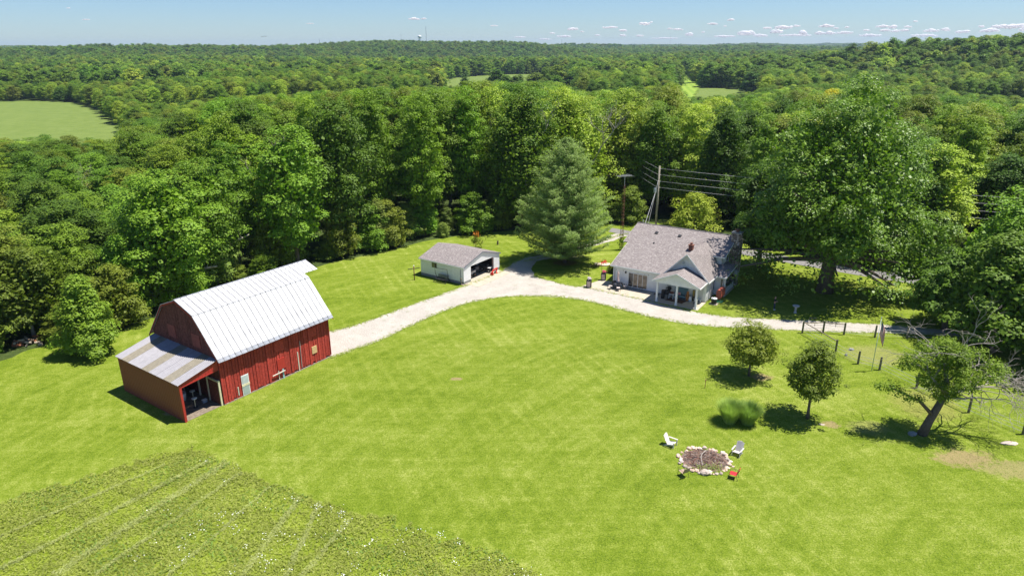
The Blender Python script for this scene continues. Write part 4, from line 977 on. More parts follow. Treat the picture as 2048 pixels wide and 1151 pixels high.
for (a, b, c, d, wh) in ((6.2, 7.45, 5.15, 6.4, 0), (2.2, 3.5, 5.1, 6.4, 0)):
    m = MB(); m.box(-.085, -.05, a, b, c, d); h_ = m.build('hatch', basic('faded_red_hatch', (.24,.060,.050), .8, .2), barn)
m = MB(); m.box(5.9, 6.95, -.10, -.074, 3.0, 4.1); m.box(10.0, 11.0, -.10, -.074, 3.1, 4.0); m.build('upper_hatch', M_RED, barn)['kind'] = 'stuff'
m = MB(); m.box(.0, BARN_L, -.10, .3, -.3, .10); m.build('footing', basic('tan_footing', (.30,.24,.19), .9, .3, 4), barn)
# lean-to
LD, LZ1, LZ2 = 3.75, 4.62, 3.74
M_GROOVE = basic('groove_shade', (.12,.12,.14), .8, .3)  # shading between the roof ribs, painted as a darker tone on the valley faces
def corr(name, y0, y1, mat, lift=0.):
    m = MB(); nseg = 20; w = y1 - y0; pts = []
    for i in range(nseg + 1):
        t = i / nseg; zz = .065 * (1 if (i % 4) in (1, 2) else 0); pts.append((y0 + w * t, zz))
    vs = []
    for yy, zz in pts:
        vs += [(.0, yy, LZ1 + zz), (-LD - .22, yy, LZ2 - .05 + zz)]
    fs = [(2*i, 2*i+1, 2*i+3, 2*i+2) for i in range(nseg)]
    m.add(vs, [q[::-1] for q in fs])
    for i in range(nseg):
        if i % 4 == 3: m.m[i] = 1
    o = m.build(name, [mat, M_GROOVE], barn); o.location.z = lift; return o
pwid = (BARN_W + .25) / 9
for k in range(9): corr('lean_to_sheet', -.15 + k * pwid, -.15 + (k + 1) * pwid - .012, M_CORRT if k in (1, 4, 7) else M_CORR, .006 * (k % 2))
m = MB(); m.prism([(0, BARN_W, .0), (-LD, BARN_W, .0), (-LD, BARN_W, LZ2 - .1), (0, BARN_W, LZ1 - .1)], (0, -.06, 0)); m.build('lean_to_end_wall', M_REDMETAL, barn)
m = MB(); m.box(-LD - .03, -LD + .03, 0, BARN_W, .05, LZ2 - .08); m.build('lean_to_side_wall', M_REDMETAL, barn)
y = .1; rbn = MB(); shs = None
for k in range(34):
    yy = .15 + k * .30
    if shs is None:
        m = MB(); m.box(-LD - .055, -LD - .031, -.02, .02, .06, LZ2 - .1); o = m.build('wall_rib', M_REDMETAL, barn); shs = o.data; o.location.y = yy
    else: o = link_mesh('wall_rib', shs, barn); o.location.y = yy
m = MB()
m.prism([(-LD, 0, LZ2 - .08), (0, 0, LZ1 - .08), (0, 0, LZ1 - 1.02), (-LD, 0, LZ2 - .40)], (0, .05, 0)); m.build('fascia', M_REDTRIM, barn)
m = MB()
for k in range(12):
    t = (k + .5) / 12; xx = -LD + LD * t; m.box(xx - .02, xx + .02, -.025, -.002, LZ2 - .42 - (.60) * t * .0 + (.0), LZ2 - .08 + (LZ1 - LZ2) * t)
m = MB(); m.prism([(-LD - .02, -.02, LZ2 - .01), (0, -.02, LZ1 - .01), (0, -.02, LZ1 - .13), (-LD - .02, -.02, LZ2 - .13)], (0, -.03, 0)); m.prism([(-LD, -.02, LZ2 - .36), (0, -.02, LZ1 - .95), (0, -.02, LZ1 - 1.03), (-LD, -.02, LZ2 - .44)], (0, -.02, 0)); m.build('fascia_trim', M_REDTRIM, barn)
for k in range(11):
    t = (k + .7) / 11.5; xx = -LD + LD * t; m = MB(); m.box(-.015, .015, -.02, -.003, LZ2 - .36 + (LZ1 - .95 - LZ2 + .36) * t, LZ2 - .14 + (LZ1 - LZ2) * t); o = m.build('fascia_rib', M_RED, barn); o.location.x = xx
m = MB(); m.box(-LD - .04, -LD + .16, -.03, .12, 0, LZ2 - .1); m.build('corner_post', M_REDTRIM, barn)
for (px_, py_, w_) in ((.28 - .45, 3.5, .13), (.24 - .42, 1.9, .13)):
    m = MB(); m.box(px_ - w_ / 2, px_ + w_ / 2, py_ - w_ / 2, py_ + w_ / 2, 0, 4.2); m.build('post', basic('cream_post%d' % int(py_), (.66,.60,.46), .8, .15), barn)
m = MB(); m.box(-.20, -.12, .12, 1.75, .0, 2.35); dr = m.build('side_door', M_REDDARK, barn)
m = MB(); m.box(-.24, -.09, 0.0, .11, 0, 2.55); m.box(-.24, -.09, .111, 1.80, 2.36, 2.50); m.build('door_frame', M_CREAM, dr)
m = MB(); m.box(-LD + .05, -.04, .05, BARN_W - .1, .0, .045); m.build('dirt_floor', M_DIRT, barn)
th = .96
def bw(x, y): return (-26.47 + x * math.cos(th) - y * math.sin(th), 55.50 + x * math.sin(th) + y * math.cos(th), .045)
t = thing('white_tank', 'pale round plastic tub in the shade deep inside the barn lean-to', 'tub', bw(-1.9, 4.0), th)
m = MB(); m.lathe(0, 0, [(.38, 0), (.52, .1), (.60, .75), (.55, .80), (.50, .78)], 16); m.build('tub_body', M_WHITE, t, True)
m = MB(); m.path([(-.6, 0, .8), (-.5, 0, 1.25), (0, 0, 1.5), (.5, 0, 1.25), (.6, 0, .8)], .02, 5); m.build('wire_hoop', M_GREY, t)
for i, (xx, yy, hh, lab) in enumerate(((-1.75, 1.75, .95, 'white topped stool on a single pale stem near the lean-to opening'), (-.9, 3.5, .8, 'low white topped stool beside the tub inside the lean-to'))):
    t = thing('stool', lab, 'stool', bw(xx, yy), th)
    m = MB(); m.lathe(0, 0, [(.02, hh - .08), (.24, hh - .07), (.25, hh - .02), (.22, hh)], 14); m.build('seat', M_WHITE, t, True)
    m = MB(); m.path([(0, 0, .03), (0, 0, hh - .07)], .035, 8); m.build('stem', M_CREAM, t)
    m = MB(); m.lathe(0, 0, [(.22, 0), (.22, .03), (.05, .05)], 12); m.build('base', M_BLACK, t)
t = thing('cooler_box', 'small pale box on the dirt floor by the barn side door', 'box', bw(-.75, 1.9), th)
m = MB(); m.box(-.2, .2, -.15, .15, 0, .26); m.build('box_body', M((.25,.30,.36)), t, bevel=.02)
m = MB(); m.box(-.21, .21, -.16, .16, .26, .31); m.build('lid', M_WHITE, t, bevel=.01)

# ================================================================== GARAGE
GW, GL = 8.26, 7.8
gar = thing('garage', 'white detached garage with grey-brown shingle roof and wide open door', 'garage', (-6.62, 88.54, 0), .96)
GE, GR, OX0, OX1, OZ = 2.56, 3.72, 1.55, 6.93, 2.30
m = MB(); m.box(-.03, GW + .03, -.03, GL + .03, -.3, .42)
f = MB(); f.box(0, OX0, -.02, .15, -.2, .40); f.box(OX1, GW, -.02, .15, -.2, .40); f.box(0, .15, .151, GL, -.2, .40); f.box(GW - .15, GW, .151, GL, -.2, .40); f.box(.151, GW - .151, GL - .15, GL, -.2, .40); f.build('foundation', M_FOUND, gar)
def gz(x): return GE - .03 + (GR - GE) * (1 - abs(x - GW / 2) / (GW / 2))
f = MB(); f.box(-.04, OX0, -.05, .09, .40, gz(0) - .02)
f.v, f.f, f.m = [], [], []
f.prism([(-.02, -.05, .40), (OX0, -.05, .40), (OX0, -.05, gz(OX0)), (-.02, -.05, gz(0))], (0, .14, 0)); f.prism([(OX1, -.05, .40), (GW + .02, -.05, .40), (GW + .02, -.05, gz(GW)), (OX1, -.05, gz(OX1))], (0, .14, 0))
f.prism([(OX0, -.05, OZ), (OX1, -.05, OZ), (OX1, -.05, gz(OX1)), (GW / 2, -.05, gz(GW / 2)), (OX0, -.05, gz(OX0))], (0, .14, 0)); f.build('front_wall', M_SIDE, gar)
f = MB(); f.box(-.02, .10, .092, GL, .40, GE - .04); f.build('side_wall', M_SIDE, gar)
f = MB(); f.box(GW - .10, GW + .02, .092, GL, .40, GE - .04); f.build('side_wall', M_SIDE, gar)
f = MB(); f.prism([(.102, GL, .40), (GW - .102, GL, .40), (GW - .102, GL, gz(GW)), (GW / 2, GL, gz(GW / 2)), (.102, GL, gz(0))], (0, -.12, 0)); f.build('back_wall', M_SIDE, gar)
for s in (0, 1):
    xe = -.18 if s == 0 else GW + .18; ze = GE - .05
    f = MB(); f.prism([(xe, -.2, ze), (GW / 2, -.2, GR + .02), (GW / 2, GL + .2, GR + .02), (xe, GL + .2, ze)], (0, 0, .09)); rf = f.build('roof', M_SHING, gar)
    f = MB(); f.prism([(xe, -.235, ze + .07), (GW / 2, -.235, GR + .09), (GW / 2, -.235, GR - .06), (xe, -.235, ze - .08)], (0, .03, 0)); f.build('rake_trim', basic('dark_rake_trim%d' % s, (.17,.18,.21), .5, .1), rf)
f = MB(); f.box(-.24, -.185, -.2, GL + .2, GE - .14, GE - .02); f.build('gutter', M_TRIM, gar)
w_ = MB(); w_.box(-.06, -.022, 4.75, 5.68, 1.55, 2.28); wn_ = w_.build('window', basic('grey_window_frame', (.30,.31,.28), .5, .1), gar)
for a, b in ((4.80, 5.19), (5.24, 5.63)):
    f = MB(); f.box(-.068, -.061, a, b, 1.60, 2.23); f.build('pane', M_GLASS if a < 5 else glassmat('dim_olive_glass', (.10,.10,.05)), wn_)
f = MB(); f.box(.12, GW - .12, .1, GL - .12, .0, .06); f.box(.3, GW - .3, -2.3, .099, .0, .045); f.build('slab', M_CONC, gar)
f = MB(); f.box(.11, .13, .1, GL - .12, .07, GE - .1); f.box(GW - .13, GW - .11, .1, GL - .12, .07, GE - .1); f.box(.14, GW - .14, GL - .14, GL - .13, .07, GE - .1); f.build('inner_lining', basic('dark_stud_wall', (.07,.05,.04), .9, .3), gar)
f = MB(); f.box(OX1 - .07, OX1 - .01, .10, .22, .07, OZ); f.box(OX0 + .01, OX0 + .07, .10, .22, .07, OZ); f.build('door_track', M((.30,.20,.17)), gar)
f = MB(); f.path([(-.06, .5, 2.1), (-.06, .5, .45)], .035, 6); f.build('downspout', basic('dark_pipe', (.12,.13,.14), .5, .1), gar)
def gw(x, y, z=.06): return (-6.62 + x * math.cos(th) - y * math.sin(th), 88.54 + x * math.sin(th) + y * math.cos(th), z)
def wheel(parent, x, y, r, w, ax='x', rim=M_GREY):
    m = MB(); prof_ = [(r * .55, -w / 2), (r * .92, -w / 2), (r, -w * .3), (r, w * .3), (r * .92, w / 2), (r * .55, w / 2)]; m.lathe(0, 0, prof_, 16)
    o = m.build('wheel', M_TYRE, parent, True); o.location = (x, y, r); o.rotation_euler = (0, R(90), 0) if ax == 'x' else (R(90), 0, 0)
    m = MB(); m.lathe(0, 0, [(.05, -w * .52), (r * .56, -w * .45), (r * .56, w * .45), (.05, w * .52)], 12); q = m.build('rim', rim, o); return o
t = thing('utility_trailer', 'small weathered trailer cart parked just inside the left of the open garage', 'trailer', gw(3.0, 1.55), .96 + .1)
m = MB(); m.box(-.95, .95, -.6, .6, .50, .56); m.build('bed', M((.42,.38,.34)), t); m = MB(); m.box(-.95, .95, -.63, -.601, .50, .86); m.box(-.95, .95, .601, .63, .50, .86); m.box(-.98, -.951, -.6, .6, .50, .86); m.box(.951, .98, -.6, .6, .5, .86); m.build('side_boards', M((.55,.52,.50)), t)
wheel(t, -.45, -.74, .30, .2, 'y', M((.40,.20,.12))); wheel(t, .45, -.74, .30, .2, 'y', M((.40,.20,.12))); m = MB(); m.path([(.95, 0, .5), (2.0, .1, .35)], .04, 6); m.build('drawbar', M_GREY, t)
t = thing('small_tractor', 'dark compact tractor with pale fenders parked inside the garage', 'tractor', gw(5.3, 2.3), .96 - .5)
m = MB(); m.box(-.3, .3, -1.1, .1, .55, 1.05); m.build('hood', M((.10,.10,.11)), t, bevel=.06); m = MB(); m.box(-.35, .35, .1, 1.0, .5, .75); m.build('chassis', M_BLACK, t)
m = MB(); m.box(-.75, -.42, .2, 1.0, .88, .95); m.box(.42, .75, .2, 1.0, .88, .95); m.build('fender', M_WHITE, t)['kind'] = 'stuff'
m = MB(); m.box(-.25, .25, .45, .85, .8, .9); m.box(-.25, .25, .8, .92, .9, 1.3); m.build('seat', M_BLACK, t, bevel=.03)
m = MB(); m.path([(-.45, 1.0, .6), (-.45, 1.0, 1.9), (.45, 1.0, 1.9), (.45, 1.0, .6)], .04, 6); m.build('roll_bar', M_GREY, t); m = MB(); m.box(-.5, .5, .4, 1.1, 1.92, 1.98); m.build('canopy', M_WHITE, t)
for xx in (-.58, .58): wheel(t, xx, .6, .5, .28); wheel(t, xx * .85, -.8, .3, .18)
t = thing('four_wheeler', 'black quad bike with white trim parked between trailer and tractor in the garage', 'quad bike', gw(6.2, .95), .96 + .4)
m = MB(); m.path([(0, -.8, .62), (0, -.3, .78), (0, .2, .70), (0, .8, .75)], [.16, .2, .17, .14], 8); m.build('body', M_BLACK, t, True); m = MB(); m.box(-.45, -.15, -.9, -.4, .68, .74); m.box(.15, .45, -.9, -.4, .68, .74); m.build('front_rack', M_WHITE, t)['kind'] = 'stuff'
m = MB(); m.path([(-.35, -.35, 1.05), (0, -.4, .95), (.35, -.35, 1.05)], .02, 6); m.build('handlebar', M_GREY, t)
for xx in (-.42, .42): wheel(t, xx, -.6, .28, .2, 'x', M_WHITE); wheel(t, xx, .6, .28, .22, 'x', M_WHITE)
t = thing('red_loader', 'bright red implement with curved arm standing outside the garage doorway', 'farm implement', gw(6.25, -.75, .045), .96 + .1); t.scale = (.7, .7, .7)
m = MB(); m.prism([(-1.15, 0, .62), (-.75, 0, .98), (.35, 0, 1.12), (1.15, 0, 1.02), (1.0, 0, .80), (.3, 0, .88), (-.62, 0, .74), (-.9, 0, .45)], (0, .16, 0)); m.build('boom', M_REDP, t)
m = MB(); m.prism([(1.12, 0, 1.0), (.85, 0, 1.0), (.45, 0, .1), (.62, 0, .05)], (0, .18, 0)); m.box(.3, .75, -.25, .42, 0, .12); m.build('arm', M_REDP, t)
m = MB(); m.prism([(-1.15, -.25, .62), (-.9, -.25, .45), (-1.0, -.25, .05), (-1.3, -.25, .1)], (0, .66, 0)); m.build('bucket', M_REDP, t); wheel(t, .2, .1, .26, .14, 'y')
t = thing('downpipe_stand', 'short dark stand pipe at the near garage corner above a little ring of stones', 'stand pipe', gw(-.35, .15, 0), .96)
m = MB(); m.path([(0, 0, 0), (0, 0, .95)], .05, 6); m.box(-.09, .09, -.09, .09, .9, 1.0); m.build('pipe', M_WOOD, t)
for k in range(7): m = MB(); m.ball((0, 0, 0), .13, 7, 4, 0, .2, (1, 1, .6)); o = m.build('stone', M_STONE, t); o.location = (.55 + .42 * math.cos(k * .9), -.1 + .35 * math.sin(k * .9), .05)
# washing-line post
t = thing('clothesline_post', 'dark T-shaped clothesline post on the grass left of the garage', 'post', (-13.68, 90.64), .4)
m = MB(); m.path([(0, 0, -.1), (0, 0, 2.05)], .065, 8); m.build('post', M_IRON, t, True); m = MB(); m.path([(-.85, 0, 1.72), (.85, 0, 1.72)], .05, 6); m.build('crossarm', M_BLACK, t); m = MB(); m.ball((0, 0, 2.12), .09, 8, 5); m.build('cap', M_WHITE, t, True)
# glider swing without canopy
t = thing('garden_swing', 'black metal garden swing seat with empty canopy frame beside the garage wall', 'garden swing', (-9.75, 89.75, 0), -.50)
m = MB()
m.path([(-1.0, .35, .0), (-.95, .25, .5), (-1.05, .0, 1.2), (-1.0, -.1, 2.0), (1.0, -.1, 2.0), (1.05, 0, 1.2), (.95, .25, .5), (1.0, .35, 0)], .035, 6); m.build('canopy_frame', M_BLACK, t)
for s in (-1, 1):
    m = MB(); m.path([(s * 1.0, -.55, 0), (s * .95, -.4, .55), (s * .95, 0, .72), (s * .95, .45, .5), (s * 1.0, .6, 0)], .035, 6); m.build('side_frame', M_BLACK, t)
m = MB(); m.path([(-1.0, -.55, .03), (1.0, -.55, .03)], .03, 6); m.build('base_rail', M_BLACK, t)
for k in range(7):
    m = MB(); m.box(-.85, .85, -.30 + k * .085, -.24 + k * .085, .42, .445); m.build('seat_slat', M_BLACK, t)
for k in range(5):
    m = MB(); m.box(-.85, .85, .32 + k * .03, .335 + k * .03, .50 + k * .10, .56 + k * .10); m.build('back_slat', M_BLACK, t)
# little red-leaved shrub behind the garage and a stump beyond it
rr_ = np.random.default_rng(3); pts_ = np.concatenate([np.array(c) + rr_.normal(size=(70, 3)) * .28 for c in ((0, 0, 1.6), (.5, 0, 1.2), (-.3, .1, 1.1), (.9, .1, .7), (.1, 0, .6), (.3, .2, 2.1))])
t = thing('young_shrub', 'small shrub with reddish top leaves on the grass behind the garage', 'shrub', (-5.86, 106.7, 0))
link_mesh('foliage', quad_mesh('foliage', leaf_quads(pts_[:300], unit(rr_.normal(size=(300, 3)) + np.array([0, 0, 1])), .26, rr_), LEAF['olive']), t)
link_mesh('new_leaves', quad_mesh('new_leaves', leaf_quads(pts_[340:] + np.array([-.2, 0, .1]), unit(rr_.normal(size=(len(pts_) - 340, 3)) + np.array([0, 0, 1])), .26, rr_), LEAF['red']), t)
m = MB(); m.path([(0, 0, 0), (.1, 0, .9), (.0, 0, 1.7)], [.07, .05, .02], 6); m.build('stem', BARK, t)
m = MB(); m.path([(0, 0, -.05), (.03, 0, .7)], [.16, .12], 8); o = m.build('stump', BARK, None); o.location = (-2.33, 108.5, 0); tag(o, 'short dark stump standing alone on the grass behind the garage', 'stump')

# ================================================================== HOUSE
HA = -.58
hs = thing('house', 'white farmhouse with grey-brown shingle roof, stone chimney and front porch', 'house', (13.81, 88.31, 0), HA)
ZEH, ZRH, YR = 2.87, 6.44, 9.99; SL = (ZRH - ZEH) / (YR + .4)
def zr_(y): return ZEH + SL * (y + .4)
HC = 12.88
def slab(name, poly, mat, parent, t=.10): m = MB(); m.prism(poly, (0, 0, t)); return m.build(name, mat, parent)
# walls
m = MB(); m.prism([(0, 0, .12), (HC, 0, .12), (HC, 0, ZEH), (0, 0, ZEH)], (0, .15, 0)); m.build('front_wall', M_SIDE, hs)
m = MB(); m.prism([(0, .151, .12), (0, 5.0, .12), (0, 5.0, zr_(5.0) - .12), (0, .151, zr_(.151) - .12)], (.15, 0, 0)); m.build('side_wall', M_SIDE, hs)
m = MB(); m.prism([(-.3, 5.05, .12), (-.3, 14.9, .12), (-.3, 14.9, zr_(5.05) - .12), (-.3, YR, ZRH - .12), (-.3, 5.05, zr_(5.05) - .12)], (.15, 0, 0)); m.build('gable_wall', M_SIDE, hs)
m = MB(); m.prism([(13.0, 5.5, .12), (13.0, 14.9, .12), (13.0, 14.9, zr_(5.2) - .12), (13.0, YR, ZRH - .12), (13.0, 5.5, zr_(5.5) - .12)], (-.15, 0, 0)); rg = m.build('gable_wall', M_SIDE, hs)
m = MB(); m.box(-.3, 13.0, 14.9, 15.05, .12, 4.6); m.build('rear_wall', M_SIDE, hs)
m = MB(); m.box(11.3, 13.0, 5.5, 5.65, 3.0, zr_(5.5) - .12); m.build('upper_wall', M_SIDE, hs)
m = MB(); m.box(HC - .15, HC, .151, 3.5, .12, 2.9); m.build('wing_wall', M_SIDE, hs)
m = MB(); m.box(HC - .15, 14.0, 3.501, 3.65, .12, 2.75); sw_ = m.build('side_porch_wall', M_SIDEV, hs)
m = MB(); m.box(13.62, 13.92, 3.47, 3.50, .75, 2.35); wv = m.build('window', M_TRIM, hs); m = MB(); m.box(13.66, 13.88, 3.462, 3.469, .79, 2.31); m.build('pane', M_GLASS, wv)
m = MB(); m.box(HC + .001, HC + .03, 2.7, 3.2, .9, 2.3); wv = m.build('window', M_TRIM, hs); m = MB(); m.box(HC + .031, HC + .036, 2.76, 3.14, .96, 2.24); m.build('pane', M_GLASS, wv)
m = MB(); m.box(-.05, HC + .05, -.03, -.002, -.1, .14); m.box(HC + .002, HC + .04, -.03, 3.5, -.1, .14); m.build('footing', M_FOUND, hs)['kind'] = 'stuff'
# main roof: near slope in two lengths, far slope
slab('main_roof', [(-.26, -.4, ZEH), (11.4, -.4, ZEH), (11.4, 5.04, zr_(5.04)), (-.26, 5.04, zr_(5.04))], M_SHING, hs)
slab('main_roof', [(-.97, 5.041, zr_(5.041)), (13.45, 5.041, zr_(5.041)), (13.45, YR, ZRH), (-.97, YR, ZRH)], M_SHING, hs)
slab('rear_roof', [(-.97, YR, ZRH), (13.45, YR, ZRH), (13.45, 15.3, zr_(4.7)), (-.97, 15.3, zr_(4.7))], M_SHING, hs)
m = MB(); m.box(-.99, 13.47, YR - .12, YR + .12, ZRH + .075, ZRH + .13); m.build('ridge_cap', basic('dark_ridge_shingle', (.13,.12,.125), .9, .2), hs)
m = MB(); m.box(-.28, 7.0, -.46, -.401, ZEH - .10, ZEH + .06); m.build('gutter', M_TRIM, hs)
m = MB(); m.prism([(-.30, -.4, ZEH + .07), (-.30, 5.04, zr_(5.04) + .07), (-.30, 5.04, zr_(5.04) - .12), (-.30, -.4, ZEH - .12)], (.035, 0, 0)); m.prism([(-1.0, 5.041, zr_(5.041) + .07), (-1.0, YR, ZRH + .07), (-1.0, YR, ZRH - .12), (-1.0, 5.041, zr_(5.041) - .12)], (.028, 0, 0))
m.prism([(13.452, 5.041, zr_(5.041) + .07), (13.452, YR, ZRH + .07), (13.452, YR, ZRH - .12), (13.452, 5.041, zr_(5.041) - .12)], (.03, 0, 0)); m.prism([(13.452, 15.3, zr_(4.7) + .07), (13.452, YR + .001, ZRH + .07), (13.452, YR + .001, ZRH - .14), (13.452, 15.3, zr_(4.7) - .14)], (.03, 0, 0)); m.box(11.42, 13.45, 4.98, 5.038, zr_(5.04) - .1, zr_(5.04) + .04); m.build('rake_trim', M_TRIM, hs)['kind'] = 'stuff'
# front wing with steep gable
AW, ZW, HW_ = 10.2, 6.02, 3.08; bw_ = (ZW - ZEH) / SL - .4
slab('wing_roof', [(AW - HW_ - .02, -.56, ZEH - .0), (AW, -.56, ZW), (AW, bw_ + .1, ZW), (AW - HW_ - .02, -.30, ZEH)], M_SHING, hs, .12)
slab('wing_roof', [(AW, -.56, ZW), (AW, bw_ + .1, ZW), (11.9, 5.6, zr_(5.6) - .3), (13.30, 3.9, ZEH - .05), (13.30, -.56, ZEH - .05)], M_SHING, hs, .12)
m = MB(); m.prism([(AW - HW_ + .1, -.03, ZEH + .1), (AW + HW_ - .1, -.03, ZEH + .1), (AW, -.03, ZW - .05)], (0, .12, 0)); m.build('wing_gable', M_SIDE, hs)
m = MB(); m.prism([(AW - HW_ - .05, -.60, ZEH + .08), (AW, -.60, ZW + .12), (AW, -.60, ZW - .06), (AW - HW_ + .1, -.60, ZEH - .02)], (0, .035, 0)); m.prism([(13.32, -.60, ZEH + .02), (AW + .001, -.60, ZW + .12), (AW + .001, -.60, ZW - .06), (13.14, -.60, ZEH - .06)], (0, .035, 0)); m.build('rake_trim', M_TRIM, hs)
m = MB(); m.box(13.301, 13.36, -.56, 3.0, ZEH - .14, ZEH + .03); m.build('gutter', M_TRIM, hs)
m = MB(); m.lathe(AW - .5, -.20, [(.02, 4.95), (.05, 4.9), (.15, 4.70), (.02, 4.68)], 10); m.path([(AW - .5, -.03, 5.05), (AW - .5, -.2, 5.1), (AW - .5, -.2, 4.9)], .02, 5); m.build('gable_lamp', M((.5,.5,.48)), hs)
# lower roof and side porch on the right
slab('side_porch_roof', [(13.28, 2.95, 2.70), (14.45, 2.95, 2.70), (14.45, 7.6, 3.25), (13.0, 5.5, 3.55), (12.4, 5.5, 3.55)], M_SHING, hs, .09)
slab('side_porch_roof', [(12.2, 5.50, 3.56), (13.05, 5.50, 3.56), (14.45, 7.6, 3.26), (13.05, 7.6, 3.5)], M_SHING, hs, .09)
m = MB(); m.box(13.3, 14.5, 2.88, 2.945, 2.60, 2.76); m.prism([(14.455, 2.95, 2.80), (14.455, 7.6, 3.35), (14.455, 7.6, 3.2), (14.455, 2.95, 2.62)], (.04, 0, 0)); m.build('gutter', M_TRIM, hs)
m = MB(); m.box(14.15, 14.32, 3.2, 3.37, .1, 2.68); m.build('side_post', M_TRIM, hs)
m = MB(); m.box(14.2, 14.26, 3.6, 7.4, .9, 1.0); m.box(14.2, 14.26, 3.6, 7.4, .3, .38)
m.build('railing', M_TRIM, hs)['kind'] = 'stuff'
for k in range(20): m = MB(); m.box(14.215, 14.245, 3.68 + k * .19, 3.71 + k * .19, .385, .895); m.build('baluster', M_TRIM, hs)
m = MB(); m.box(13.0, 14.35, 3.66, 7.5, .0, .22); m.build('side_porch_floor', M_CONC, hs)
# front porch
PD, PX0, PX1 = 2.95, 7.5, 12.62; PM = (PX0 + PX1) / 2; ZP = 4.22; PE0, PE1 = 6.86, 13.10
slab('porch_roof', [(PE0, -PD - .45, 2.84), (PM, -PD - .45, ZP), (PM, -.06, ZP), (PE0, -.06, 2.84)], M_SHING, hs, .09)
slab('porch_roof', [(PM, -PD - .45, ZP), (PE1, -PD - .45, 2.84), (PE1, -.06, 2.84), (PM, -.06, ZP)], M_SHING, hs, .09)
m = MB(); m.prism([(PX0 - .25, -PD - .1, 2.62), (PX1 + .25, -PD - .1, 2.62), (PX1 + .25, -PD - .1, 2.90), (PM, -PD - .1, ZP - .02), (PX0 - .25, -PD - .1, 2.90)], (0, .10, 0)); m.build('porch_gable', M_SIDE, hs)
m = MB(); m.box(PX0 - .12, PX0 + .1, -PD, -.06, 2.55, 2.83); m.box(PX1 - .1, PX1 + .12, -PD, -.06, 2.55, 2.83); m.build('porch_beam', M_TRIM, hs)['kind'] = 'stuff'
m = MB(); m.box(PX0 + .1, PX1 - .1, -PD, -.06, 2.60, 2.63); m.build('porch_ceiling', M_TRIM, hs)
m = MB(); m.prism([(PE0 - .03, -PD - .49, 2.93), (PM, -PD - .49, ZP + .09), (PM, -PD - .49, ZP - .07), (PE0 - .03, -PD - .49, 2.77)], (0, .035, 0)); m.prism([(PE1 + .03, -PD - .49, 2.93), (PM + .001, -PD - .49, ZP + .09), (PM + .001, -PD - .49, ZP - .07), (PE1 + .03, -PD - .49, 2.77)], (0, .035, 0)); m.box(PE1, PE1 + .06, -PD - .45, -.06, 2.74, 2.90); m.build('porch_fascia', M_TRIM, hs)['kind'] = 'stuff'
for xx in (PX0, PM + .02, PX1): m = MB(); m.box(xx - .11, xx + .11, -PD - .09, -PD + .13, .08, 2.62); m.box(xx - .15, xx + .15, -PD - .13, -PD + .17, .06, .20); m.build('column', M_TRIM, hs)
m = MB(); m.box(PX0 - .5, 13.0, -3.3, -.031, -.1, .06); m.build('porch_floor', M_CONC, hs)
# windows on the patio wall
W_X = [(2.30, 2.93), (2.98, 3.58), (3.66, 4.26), (4.32, 4.92)]
m = MB(); m.box(2.22, 5.0, -.05, -.002, .22, 2.24); wf = m.build('window', M_TRIM, hs)
for i, (a, b) in enumerate(W_X): m = MB(); m.box(a, b, -.058, -.051, .30, 2.16); m.build('pane', M_GLASS if i == 0 else M_GLASST, wf)
for i, xx in enumerate((2.55, 3.35, 4.25)):
    m = MB(); m.box(xx - .22, xx + .22, -.32, -.08, .42, .45); m.path([(xx - .2, -.30, .42), (xx - .2, -.30, .12)], .012, 4); m.path([(xx + .2, -.30, .42), (xx + .2, -.30, .12)], .012, 4); m.build('plant_shelf', M_BLACK, hs)
for xx in (.5, 1.55, 3.6, 4.55, 5.1): m = MB(); m.ball((xx, -.08, 2.32), .045, 6, 4); m.build('string_bulb', M_BLACK, hs)
m = MB(); m.box(1.78, 1.92, -.18, -.002, 2.02, 2.28); m.build('wall_lamp', M_BLACK, hs); m = MB(); m.box(1.68, 1.82, -.06, -.002, .30, .50); m.build('outlet_box', M_GREY, hs)
m = MB(); m.path([(.22, -.07, 2.7), (.22, -.07, .2)], .04, 6); m.build('downspout', M_GREY, hs)
m = MB(); m.path([(8.0 - .15, -.08, 2.6), (8.0 - .15, -.08, .2)], .03, 6); m.path([(8.2, -.08, 2.6), (8.2, -.08, 1.2)], .02, 6); m.build('wall_pipe', M_GREY, hs)['kind'] = 'stuff'
m = MB(); m.box(11.75, 12.55, -.06, -.002, .12, 2.2); dd = m.build('front_door', basic('off_white_door', (.60,.59,.56), .5, .05), hs); m = MB(); m.ball((11.85, -.1, 1.1), .04, 8, 5); m.build('handle', M_GREY, dd)
# roof furniture
for xx, yy in ((2.73, 8.0), (6.1, 8.05), (3.35, 5.6)): s = .22 if yy > 7 else .10; m = MB(); m.prism([(xx - s, yy - s, zr_(yy - s) + .09), (xx + s, yy - s, zr_(yy - s) + .09), (xx + s, yy + s, zr_(yy + s) + .09), (xx - s, yy + s, zr_(yy + s) + .09)], (0, 0, .14)); m.build('roof_vent', M_BLACK, hs)
m = MB(); m.path([(-.2, YR, ZRH), (-.2, YR, ZRH + .6)], .04, 6); m.path([(12.3, .2, 3.8), (12.3, .2, 4.05)], .04, 6); m.build('vent_pipe', M_WHITE, hs)['kind'] = 'stuff'
m = MB(); m.box(8.42, 8.98, 5.2, 5.75, 4.5, 5.62); m.box(8.36, 9.04, 5.14, 5.81, 5.621, 5.72); m.lathe(8.7, 5.47, [(.16, 5.722), (.18, 5.98), (.13, 6.0)], 10); m.build('brick_chimney', M_BRICK, hs)
